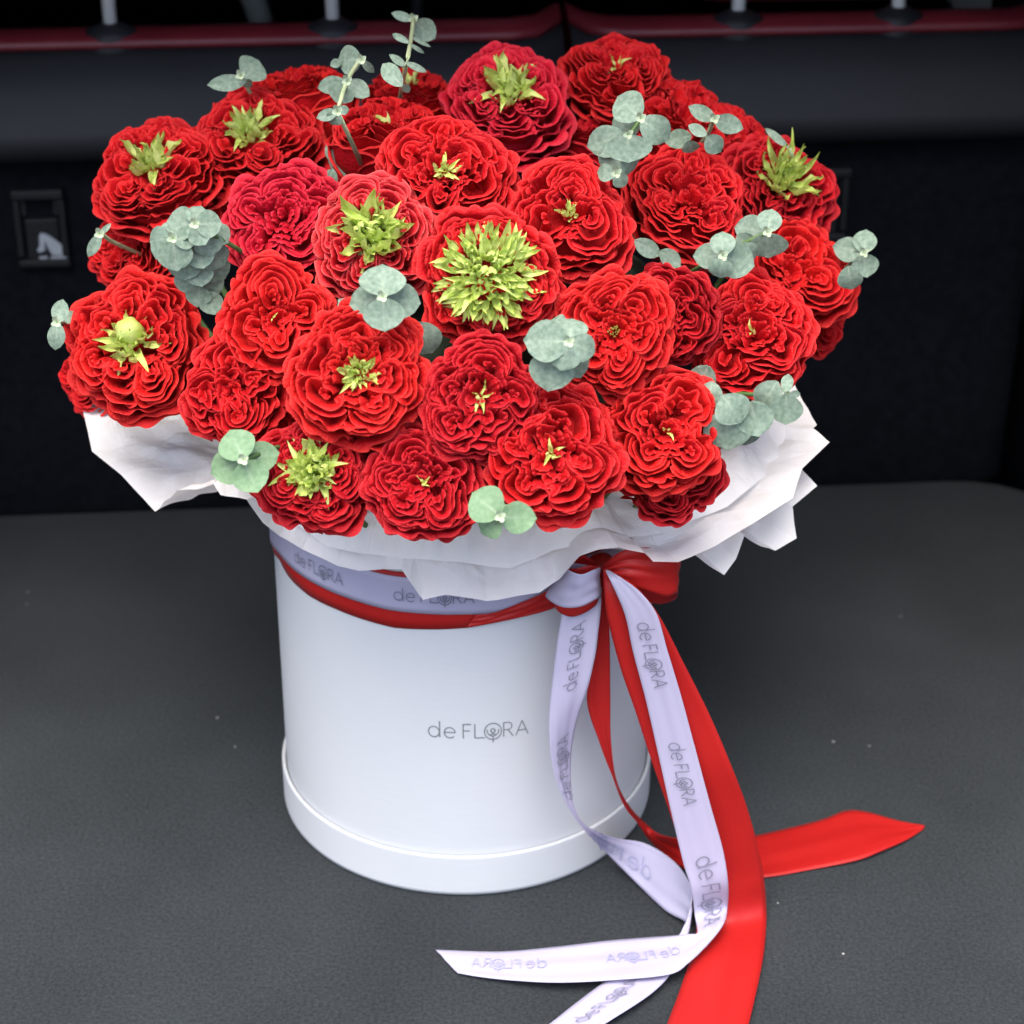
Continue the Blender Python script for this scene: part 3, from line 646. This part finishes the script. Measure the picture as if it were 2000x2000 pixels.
    if cup:                                                    # broad smooth outer petals closing round the ruffles
        del waves[4:]
        bowl = [(0, -1.10, .22), (0, -.98, .52), (0, -.72, .83), (0, -.40, .98), (.0, -.14, 1.0), (.015, -.03, 1), (.05, .0, 1), (.085, -.03, 1)]
        ring(6, .80, .20, .62, mid_prof, .16, .03)
        ring(5, .88, .16, .75, bowl, .30, .02)
        ring(5, .94, .06, .78, bowl, .38, .02)
        ring(4, 1.0, -.10, .80, bowl, .42, .02)
        return out
    ring(8, .79, .18, .50, mid_prof, .18, .05)
    ring(7, .86, .07, .60, mid_prof, .22, .05)
    ring(6, .91, -.06, .70, guard, .24, .04)
    ring(5, .96, -.21, .80, guard, .30, .04)
    return out
VARS = []
for i, (sd_, hole, L) in enumerate([(11, .16, 5), (23, .15, 4), (35, .20, 5), (47, .17, 6), (59, .14, 4), (61, .16, 5), (73, .19, 6), (85, .15, 5), (97, .16, 6), (109, .17, 3), (122, .15, 5), (134, .18, 4)]):
    VARS.append(make_variant(sd_, hole, L))
WIDE = [make_variant(101, .42, 8, .72), make_variant(113, .36, 7, .8), make_variant(127, .34, 6, .85), make_variant(139, .36, 6, .8), make_variant(148, .35, 7, .82), make_variant(155, .33, 5, .9)]
CUPS = [make_variant(201, .15, 4, .85, True), make_variant(219, .15, 5, .85, True), make_variant(237, .14, 4, .85, True)]
MC = {}
def variant_meshes(kind, idx, mat):
    key = (kind, idx, mat)
    if key not in MC:
        src = {'w': WIDE, 'v': VARS, 'c': CUPS}[kind][idx]
        lst = []
        for g in src:
            me = grid('petal', g); me.materials.append(M[mat])
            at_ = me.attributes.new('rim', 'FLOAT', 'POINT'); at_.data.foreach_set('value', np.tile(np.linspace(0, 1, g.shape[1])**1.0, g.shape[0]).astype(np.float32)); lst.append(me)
        MC[key] = lst
    return MC[key]
HEARTS = {}
def heart_mesh(mat):
    if mat not in HEARTS:
        V, F = lathe([(.03, -.26), (.2, -.25), (.4, -.20), (.62, -.18), (.78, -.22), (.80, -.40), (.6, -.66), (.25, -.85)], 20)
        V = [(x*(1+.1*math.sin(9*z+5*x)), y, z+.03*math.sin(14*x+3)*math.sin(13*y)) for x, y, z in V]
        HEARTS[mat] = mesh('heart', V, F+[tuple(i*8 for i in range(20))]); HEARTS[mat].materials.append(M[mat])
    return HEARTS[mat]
def leaf_grid(length, width, curl=0.3, cup=.25, n=8, m_=5, pointed=True, twist=0.0):
    G = np.zeros((n, m_, 3))
    for i in range(n):
        t = i/(n-1)
        hw = width/2*(math.sin(math.pi*min(1, t*.93+.07))**.8 if not pointed else (math.sin(math.pi*(t*.95+.05)**.75)))
        if i == n-1: hw = width*.02
        ang = curl*t
        y = length*math.sin(ang)/curl; z = length*(1-math.cos(ang))/curl
        for j in range(m_):
            s = j/(m_-1)*2-1
            G[i, j] = (s*hw, y, z+cup*hw*s*s+twist*s*hw*t)
    return G
LEAFS = {}
def green_leaf_mesh(k):
    if k not in LEAFS:
        rg = random.Random(k*31+5)
        sp = k >= 100
        g = leaf_grid(1.0, (.16 if sp else rg.uniform(.22, .38)), rg.uniform(.2, .7) if sp else rg.choice([-1, -1, 1, 1, 1])*rg.uniform(.3, 1.3), rg.uniform(.7, 1.6), 8, 5, True, rg.uniform(-.5, .5))
        ss = np.linspace(-1, 1, g.shape[1])[None, :]; g[..., 2] += .05*np.sin(g[..., 1]*9+k)+.05*np.abs(ss)*np.sin(g[..., 1]*17+k*2+ss*2); g[..., 0] += .10*np.sin(g[..., 1]*3.2+k)*g[..., 1]
        me = grid('leaf', g); me.materials.append(M['lime']); LEAFS[k] = me
    return LEAFS[k]
dome_tip = Vector((0, 0, HB-.05))
V, F = tube([(0, 0, 0), (0, 0, 1)], [.6, 1], 8); STEM = mesh('stem', V, F); STEM.materials.append(M['stem'])
V, F = lathe([(0, -1.06), (.16, -1.02), (.24, -.90), (.28, -.74), (.20, -.66)], 14); CAL = mesh('calyx', V, F); CAL.materials.append(M['stem'])
g = leaf_grid(.85, .24, .9, .4, 7, 5); SEP = grid('sepal', g); SEP.materials.append(M['rose_leaf'])
ROSES = [
 # cx, cy, r (in 1932 px), ax, ay, depth push, variant, material, green style, label
 (293, 325, 118, -.12, .42, .0, 'w1', 'red', ('tuft', 26, .50), 'red rose with a lime green tuft, upper left edge above the eucalyptus cone'),
 (480, 266, 122, -.08, .36, .0, 'w3', 'red', ('tuft', 34, .46), 'red rose with a knobbly lime green heart, just right of the upper left edge rose'),
 (568, 172, 100, -.05, .90, .03, 'c0', 'scarlet', None, 'scarlet rose seen from the side at the back left, pale petal base showing'),
 (730, 250, 108, .05, .82, .0, 'c1', 'red', ('sprout', 2, .30), 'red rose seen from the side like a cup, with one thin green sprout'),
 (772, 174, 86, .0, .86, .05, 'v2', 'red', ('tuft', 7, .50), 'red rose at the back behind the tall eucalyptus stalk, green tuft half hidden'),
 (960, 186, 122, .0, .44, -.015, 'w2', 'crimson', ('tuft', 36, .56), 'crimson rose with upright lime leaves, topmost in the middle of the bouquet'),
 (1163, 138, 100, .0, .60, .03, 'v3', 'red', ('sprout', 4, .26), 'red rose with two small green sprouts at the very top right of the bouquet'),
 (1135, 258, 92, -.1, .88, .03, 'c2', 'deep', None, 'smooth red rose cup standing in shade behind the widest-leaved eucalyptus'),
 (1285, 232, 118, .30, .62, .03, 'v5', 'red', None, 'red rose partly covered by two eucalyptus sprigs on the upper right slope'),
 (838, 332, 124, .05, .25, .0, 'v6', 'red', ('tuft', 16, .28), 'red rose with a small olive tuft, between the side-on cup rose and the faded one'),
 (540, 414, 112, .0, .10, .0, 'v7', 'crimson', None, 'pinkish crimson rose with a closed centre and no green, on the left half'),
 (705, 448, 116, .0, .10, .008, 'w1', 'coral', ('tuft', 70, .66), 'red rose with faded pink petals and a tall spiky lime heart'),
 (920, 524, 130, .0, .0, -.005, 'w0', 'red', ('pom', 190, .80), 'red rose with the largest, pompon-like lime green heart, in the middle of the bouquet'),
 (1074, 410, 114, .0, .15, .0, 'v9', 'red', ('tuft', 14, .27), 'red rose with a small green bud, right above the pompon-hearted rose'),
 (1296, 376, 112, .0, .34, .0, 'c1', 'red', None, 'red rose with smooth cupped outer petals below, under the upper right eucalyptus'),
 (1470, 352, 108, .15, .30, .01, 'w5', 'deep', ('spike', 34, .78), 'red rose with a lime burst of thin spikes, on the right edge'),
 (250, 470, 88, -.35, .2, .025, 'v5', 'red', None, 'red rose on the left edge half covered by the eucalyptus cone'),
 (255, 652, 132, -.08, .12, -.01, 'w1', 'scarlet', ('bud', 26, .48), 'large scarlet rose with a round green bud in its heart, lower left edge'),
 (516, 602, 110, -.03, .08, .0, 'v1', 'scarlet', ('sprout', 2, .10), 'scarlet rose with a tiny dark green centre, below the pinkish crimson rose'),
 (676, 706, 130, .06, .02, -.012, 'v8', 'scarlet', ('tuft', 30, .34), 'bright scarlet rose with a yellow-green centre, below the four-leaved eucalyptus tip'),
 (907, 752, 112, .0, .06, -.005, 'v2', 'deep', ('sprout', 6, .28), 'deep red tightly ruffled rose directly below the pompon-hearted rose'),
 (1157, 627, 112, .02, .0, -.004, 'v3', 'scarlet', ('stamen', 14, .18), 'scarlet rose with a brownish stamen centre, right of the grey-green eucalyptus rosette'),
 (1258, 594, 92, -.30, .0, .025, 'v6', 'deep', None, 'deep red rose tucked behind the brown-centred one, right half'),
 (1420, 632, 114, -.12, .2, -.005, 'v10', 'red', ('sprout', 4, .18), 'red rose with a bright yellow-green curl, right edge above the tissue paper'),
 (1498, 512, 112, .14, .2, -.002, 'v1', 'scarlet', None, 'scarlet rose farthest right, beside the outlying eucalyptus sprig'),
 (442, 740, 98, .0, .0, .006, 'v4', 'red', None, 'smaller red rose without green, low on the left between two larger roses'),
 (594, 892, 110, -.02, .08, .004, 'w4', 'deep', ('tuft', 60, .60), 'red rose with a leafy lime tuft, lowest on the left beside the fresh green eucalyptus'),
 (798, 912, 106, -.02, .08, .0, 'v5', 'deep', ('sprout', 4, .16), 'red rose hanging lowest over the front of the tissue paper'),
 (1040, 858, 128, -.02, .04, -.006, 'v6', 'red', ('sprout', 6, .20), 'wide red rose with a small green cross of leaves, front right above the two-leaved sprig'),
 (1255, 815, 114, .06, .10, -.004, 'v11', 'scarlet', ('sprout', 3, .22), 'scarlet rose with one curled green strand, front right over the paper'),
 (1262, 892, 92, .0, .30, .02, 'v1', 'deep', None, 'red rose mostly hidden beneath the front right scarlet rose'),
 (172, 708, 70, -.5, .1, .045, 'v2', 'red', None, 'red rose peeking out behind the large lower left rose'),
 (560, 800, 74, .0, .2, .045, 'v7', 'deep', None, 'shaded red rose deep in the gap above the lowest left rose'),
 (400, 380, 74, .1, .3, .045, 'v6', 'red', None, 'shaded red rose deep between the two upper left roses and the crimson one'),
 (1385, 268, 82, .35, .5, .045, 'v2', 'red', ('sprout', 2, .3), 'red rose at the back right with a thin green tip sticking up'),
 (1540, 590, 70, .45, .0, .045, 'v4', 'red', None, 'red rose at the right edge below the farthest right scarlet rose'),
]
K = 2000/1932
rg = random.Random(3)
for (cx, cy, r, ax, ay, push, var, mat, green, label) in ROSES:
    c = at_dome(cx*K, cy*K); d = ray(cx*K, cy*K); c = c+d*push
    R = r*K/FPX*float((c-CAM)@CF)
    az = math.sqrt(max(.02, 1-ax*ax-ay*ay)); zax = Vector(CR*ax+CU*ay-CF*az).normalized()
    xax = zax.orthogonal().normalized(); yax = zax.cross(xax)
    spin = rg.uniform(0, 6.28)
    X = xax*math.cos(spin)+yax*math.sin(spin); Yv = zax.cross(X)
    rot = Matrix((X, Yv, zax)).transposed().to_4x4()
    e = empty('rose', c, label, 'rose', 'red garden roses in the hat box')
    MW = Matrix.Translation(Vector(c)) @ rot @ Matrix.Scale(R, 4); e.matrix_world = MW
    hole = {'w0': .46, 'w1': .38, 'w2': .36}.get(var, .17)
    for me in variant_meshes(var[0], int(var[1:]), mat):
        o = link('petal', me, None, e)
    o = link('calyx', CAL, None, e)
    o = link('heart', heart_mesh(mat), None, e)
    for k in range(5):
        o = link('sepal', SEP, None, e); o.matrix_local = Matrix.Translation((0, 0, -.92)) @ Matrix.Rotation(k*1.2566+.3, 4, 'Z') @ Matrix.Translation((0, .18, 0)) @ Matrix.Rotation(.3+.2*math.sin(k*2), 4, 'X')
    # stem down into the box
    foot = Vector((c[0]*.35, c[1]*.35, HB-.04)); inv = MW.inverted()
    p1 = inv @ foot; p0 = Vector((0, 0, -1.0)); dv = p1-p0
    o = link('stem', STEM, None, e); q = dv.to_track_quat('Z', 'Y')
    o.matrix_local = Matrix.Translation(p0) @ q.to_matrix().to_4x4() @ Matrix.Diagonal((.075, .075, dv.length, 1))
    if green:
        style, cnt, size = green
        hgt = .12
        if style == 'bud':
            V, F = lathe([(0, -.2), (.14, -.15), (.20, 0), (.19, .14), (.12, .25), (.03, .30), (0, .30)], 16)
            me = mesh('bud', [(x*(1+.08*math.sin(math.atan2(y, x)*5)), y*(1+.08*math.sin(math.atan2(y, x)*5)), z) for x, y, z in V], F); me.materials.append(M['lime'])
            o = link('bud', me, None, e); up = inv.to_3x3() @ Vector(CU); up.z = 0; up.normalize(); o.location = up*.14+Vector((0, 0, .26))
        for k in range(cnt):
            u_ = (k+.5)/cnt
            a = k*2.39996+rg.uniform(-.3, .3)
            if style == 'pom':
                rad = size*.80*math.sqrt(u_); el = 1.2-1.0*u_+rg.uniform(-.3, .3); ln = size*rg.uniform(.34, .58); z0 = .42-.16*u_; mi = rg.randrange(24)
            elif style == 'tuft':
                rad = size*.50*math.sqrt(u_); el = 1.35-.85*u_+rg.uniform(-.2, .2); ln = size*rg.uniform(.55, 1.1); z0 = .16; mi = rg.randrange(24)
            elif style == 'bud':
                rad = size*.55*math.sqrt(u_); el = 1.2-.6*u_; ln = size*rg.uniform(.7, 1.05); z0 = .14; mi = rg.randrange(24)
            elif style == 'spike':
                rad = size*.28*math.sqrt(u_); el = 1.5-.95*u_; ln = size*rg.uniform(.8, 1.1); z0 = .12; mi = 100+rg.randrange(6)
            elif style == 'stamen':
                rad = size*.6*math.sqrt(u_); el = 1.3; ln = size*1.1; z0 = .08; mi = 100+rg.randrange(6)
            else:
                rad = size*.25*math.sqrt(u_); el = rg.uniform(.6, 1.2); ln = size*rg.uniform(.9, 1.3); z0 = .12; mi = rg.choice([100, 101, 1, 2, 3])
            o = link('green_leaf', green_leaf_mesh(mi), None, e)
            o.matrix_local = Matrix.Rotation(a, 4, 'Z') @ Matrix.Translation((0, rad*.8, z0)) @ Matrix.Rotation(el, 4, 'X') @ Matrix.Rotation(rg.uniform(-.5, .5), 4, 'Y') @ Matrix.Scale(ln, 4)
# foam dome the stems stand in, coloured very dark so gaps look shaded
V, F = lathe([(.095, HB-.03), (.095, HB+.01), (.10, .25), (.125, .29), (.135, .33), (.12, .365), (.08, .39), (.04, .402), (0, .405)], 48)
tag(link('floral_foam', mesh('floral_foam', V, F), M['foam']), 'green floral foam mound hidden between the roses, darkened to shade the gaps', 'floral foam')

# ------------------------------------------------------------------ eucalyptus
def euc_leaf(p0, p1, w, parent, mat, cup=.18, seed=0):
    p0 = Vector(p0); p1 = Vector(p1); ax = p1-p0; L = ax.length; ax.normalize()
    view = (Vector(CAM)-p0).normalized(); sd_ = ax.cross(view).normalized(); up = sd_.cross(ax).normalized()
    rg = random.Random(seed); n, m_ = 9, 7; G = np.zeros((n, m_, 3)); bend = rg.uniform(-.10, .16)
    for i in range(n):
        t = i/(n-1); s0 = 1-abs(2*t-1)**2.3
        hw = w*L*.5*max(0, s0)**.55*(1-.10*math.cos(t*6.28)) if 0 < i < n-1 else w*L*.04
        for j in range(m_):
            s = j/(m_-1)*2-1
            yy = L*(t-.02*s*s); zz = L*(bend*math.sin(t*3.14)+cup*w*.5*(s*s-.3)*math.sin(t*3.14)*.5+.010*math.sin(9*s+t*8+seed))
            if abs(s) < .01: zz -= L*.014
            v = p0+ax*yy+sd_*(s*hw)+up*zz
            G[i, j] = v-parent.location
    me = grid('leaf', G); at_ = me.attributes.new('rib', 'FLOAT', 'POINT')
    rb = np.zeros((n, m_)); rb[:, m_//2] = np.linspace(1.0, .45, n); at_.data.foreach_set('value', rb.ravel().astype(np.float32))
    return link('leaf', me, mat, parent)
SPRIGS = [
 ('dense round-leaved eucalyptus cone on the left side, under the upper left rose', 'euc', .040, [(381, 438), (338, 466)],
  [(381, 440, 393, 402, 1.0), (381, 438, 434, 436, .95), (381, 440, 326, 432, .9), (378, 442, 402, 478, 1.0), (338, 466, 292, 472, .9), (338, 464, 330, 430, 1.0), (338, 468, 388, 462, .8), (338, 468, 346, 530, 1.0), (330, 470, 304, 506, 1.0),
   (400, 455, 415, 500, 1.1, -.01), (410, 445, 446, 475, 1.0, -.012), (385, 480, 398, 525, 1.1, -.014), (360, 495, 362, 548, 1.1, -.014), (405, 485, 438, 520, 1.0, -.02), (385, 515, 395, 560, 1.1, -.024), (370, 525, 365, 575, 1.0, -.026), (408, 510, 440, 545, 1.0, -.03), (400, 545, 425, 580, 1.0, -.034), (390, 560, 385, 600, 1.0, -.034), (405, 570, 420, 615, .9, -.04)]),
 ('four-leaved eucalyptus tip between the faded rose and the bright scarlet rose', 'euc', .045, [(747, 580)], [(747, 578, 747, 516, 1.05), (748, 582, 752, 648, 1.15), (744, 582, 682, 596, .75, -.012), (750, 582, 822, 592, .85, -.012)]),
 ('broad grey-green eucalyptus rosette right of the middle, beside the brown-centred rose', 'euc', .045, [(1111, 668)], [(1111, 668, 1022, 664, .85), (1111, 668, 1094, 724, 1.0), (1111, 668, 1162, 690, .9), (1111, 668, 1119, 622, .95), (1085, 680, 1070, 765, .95, -.012), (1100, 650, 1075, 626, 1.0, -.008), (1110, 690, 1135, 738, .9, -.016)]),
 ('fresh green four-leaved eucalyptus tip over the paper, low on the left', 'euc2', .040, [(476, 898)], [(476, 897, 448, 840, 1.0), (477, 898, 546, 884, .75, -.008), (476, 900, 504, 962, 1.0, .004), (475, 900, 412, 926, .9, -.006)]),
 ('green eucalyptus tip with two wide leaves lying on the front of the paper', 'euc2', .040, [(977, 1009)], [(977, 1008, 922, 962, 1.0), (978, 1010, 1049, 1012, .75, .004), (976, 1012, 940, 1042, .95, -.004), (978, 1006, 1002, 990, .8, -.01)]),
 ('large eucalyptus cluster spilling over the paper at the lower right', 'euc', .030, [(1540, 775)], [(1536, 770, 1534, 830, .95, .012), (1466, 784, 1482, 853, .95, .006), (1412, 772, 1448, 826, 1.0), (1420, 800, 1422, 880, 1.0, -.004), (1518, 745, 1484, 800, .8), (1390, 745, 1385, 800, .8, -.015), (1384, 715, 1358, 768, .8, -.02), (1534, 770, 1540, 730, .45), (1450, 820, 1455, 870, .9, -.008), (1540, 772, 1563, 768, .3, .01)]),
 ('pale eucalyptus sprig with stacked leaf pairs in front of the right edge roses', 'euc', .042, [(1498, 454), (1411, 500)], [(1498, 454, 1508, 408, .85), (1498, 455, 1502, 504, 1.2), (1498, 454, 1434, 444, .85, -.008), (1470, 460, 1440, 490, .9, -.01), (1411, 500, 1474, 520, .85), (1411, 500, 1412, 452, .9), (1411, 502, 1406, 543, 1.0), (1411, 500, 1353, 500, .8, -.008), (1440, 480, 1470, 512, 1.0, -.006)]),
 ('upper right eucalyptus sprig with the widest leaves, in front of a smooth red cup', 'euc', .045, [(1251, 232), (1226, 263), (1203, 339)], [(1251, 232, 1206, 188, .85), (1252, 233, 1308, 272, .75), (1250, 234, 1194, 252, .8, -.008), (1226, 262, 1228, 318, 1.55), (1222, 266, 1146, 286, .7, -.010), (1215, 285, 1180, 335, .9, -.016), (1203, 339, 1166, 336, .7, -.016), (1203, 339, 1220, 365, .8, -.014), (1215, 310, 1240, 330, .9, -.014)]),
 ('thin eucalyptus sprig with four pointed leaves high on the right slope', 'euc', .050, [(1395, 233)], [(1395, 233, 1344, 207, .40), (1396, 233, 1452, 252, .55), (1380, 266, 1408, 297, .75), (1380, 264, 1344, 244, .5), (1350, 265, 1298, 278, .6, -.01), (1345, 275, 1352, 298, .9, -.012)], [(1395, 233), (1380, 267)]),
 ('drooping eucalyptus sprig at the back beside the side-on scarlet rose', 'euc', .050, [(706, 118), (678, 159), (659, 218)], [(706, 118, 660, 116, .8), (706, 118, 731, 142, .35), (680, 159, 722, 188, .65), (676, 162, 656, 200, 1.1), (674, 160, 620, 172, .5), (659, 218, 618, 231, .5), (659, 218, 648, 244, .9), (660, 216, 682, 214, .7), (665, 120, 645, 128, .7)], [(706, 112), (678, 159), (659, 218)]),
 ('tall thin eucalyptus stalk standing above the back of the bouquet', 'euc', .050, [(808, 38)], [(807, 39, 764, 25, .36), (810, 42, 850, 76, .75), (800, 84, 766, 66, .30), (803, 72, 842, 92, .18), (800, 86, 829, 104, .22), (791, 128, 760, 106, .25), (793, 122, 834, 141, .28), (785, 168, 747, 124, .5), (787, 165, 800, 180, .5)], [(808, 36), (803, 75), (795, 120), (785, 168), (780, 200)]),
 ('eucalyptus tip with one round olive leaf at the far upper left', 'euc', .050, [(470, 148)], [(480, 158, 404, 166, .34), (478, 152, 506, 118, 1.0), (478, 156, 490, 170, .5)], [(470, 146), (485, 175)]),
 ('small eucalyptus sprig sticking out past the right edge of the bouquet', 'euc', .050, [(1686, 494)], [(1686, 494, 1692, 448, .85), (1686, 496, 1694, 542, 1.0), (1684, 494, 1626, 480, .75), (1657, 520, 1663, 566, .8), (1684, 496, 1655, 512, .6)], [(1686, 490), (1657, 520), (1620, 540)]),
 ('tiny two-leaved eucalyptus tip sticking out past the left edge', 'euc', .050, [(112, 630)], [(112, 630, 123, 584, .62), (112, 630, 108, 684, .58), (125, 628, 152, 612, .7, -.01)], [(112, 630), (150, 626), (185, 620)]),
 ('edge-on eucalyptus leaf pair at the left edge below the upper left rose', 'euc', .050, [(196, 457)], [(196, 457, 172, 502, .40), (196, 457, 217, 436, .28)], [(196, 455), (215, 470)]),
 ('single eucalyptus leaf edge showing behind the spiky-hearted rose', 'euc', .02, [], [(1540, 288, 1494, 250, .22)], [(1540, 288), (1550, 310)]),
 ('shaded eucalyptus leaves deep in the gap left of the side-on cup rose', 'euc', .0, [], [(645, 295, 690, 345, .6), (640, 280, 660, 320, .6), (650, 330, 640, 365, .7)], [(645, 290), (655, 350)]),
 ('shaded eucalyptus leaves in the dark gap below the right-hand cupped rose', 'euc', .0, [], [(1290, 490, 1330, 520, .6), (1240, 470, 1290, 500, .5)], [(1300, 490), (1360, 580)]),
 ('shaded eucalyptus leaf beneath the four-leaved tip, beside the scarlet rose', 'euc', .0, [], [(815, 630, 845, 690, .8), (700, 620, 660, 585, .6)], [(780, 610), (830, 680)]),
]
for label, mt, out, nodes, leaves, *stem in SPRIGS:
    base = at_dome(leaves[0][0], leaves[0][1], out)
    e = empty('eucalyptus_sprig', base, label, 'eucalyptus', 'eucalyptus sprigs among the roses')
    for q in nodes:
        p = at_dome(*q, out+.004)
        for k in range(4):
            a = k*1.57+.5
            t_ = p+(CR*math.cos(a)+CU*math.sin(a))*.0032-CF*.004
            lf = euc_leaf(p, t_, .55, e, M['euc_tip'], .3, k); lf.name = 'tip_leaf'
    for i, lf in enumerate(leaves):
        x0, y0, x1, y1, wd = lf[:5]; dz = lf[5] if len(lf) > 5 else 0
        b0 = at_dome(x0, y0, out+dz); dr = ray(x1, y1); b1 = CAM+dr*(((b0-CAM)@CF+rnd.uniform(.002, .012))/(dr@CF))
        euc_leaf(b0, b1, wd, e, M[mt], .2, int(x0*7+y1))
    path = stem[0] if stem else None; deep = 110 if 'tall thin' in label or 'drooping' in label else 8
    if path:
        cum = np.concatenate([[0], np.cumsum([math.hypot(path[i+1][0]-path[i][0], path[i+1][1]-path[i][1]) for i in range(len(path)-1)])])
        pl_ = [at_dome(*q, out-.001-max(0, cd_-deep)*(.0011 if deep > 50 else .003)) for q, cd_ in zip(path, cum)]
        pts = catmull(pl_, 12) if len(path) > 2 else pl_
    else:
        q = nodes[0]; p = at_dome(*q, out); pts = [p, p+unit(DC-p)*.03]
    end = pts[-1]; pts = list(pts)+[end+unit(DC-end)*.015+CF*.02, end+unit(DC-end)*.04+CF*.06]
    V, F = tube([Vector(v)-e.location for v in pts], [.0013]*(len(pts)-1)+[.002], 7)
    link('stem', mesh('stem', V, F), M['pale_stem'] if stem else M['stem'], e)
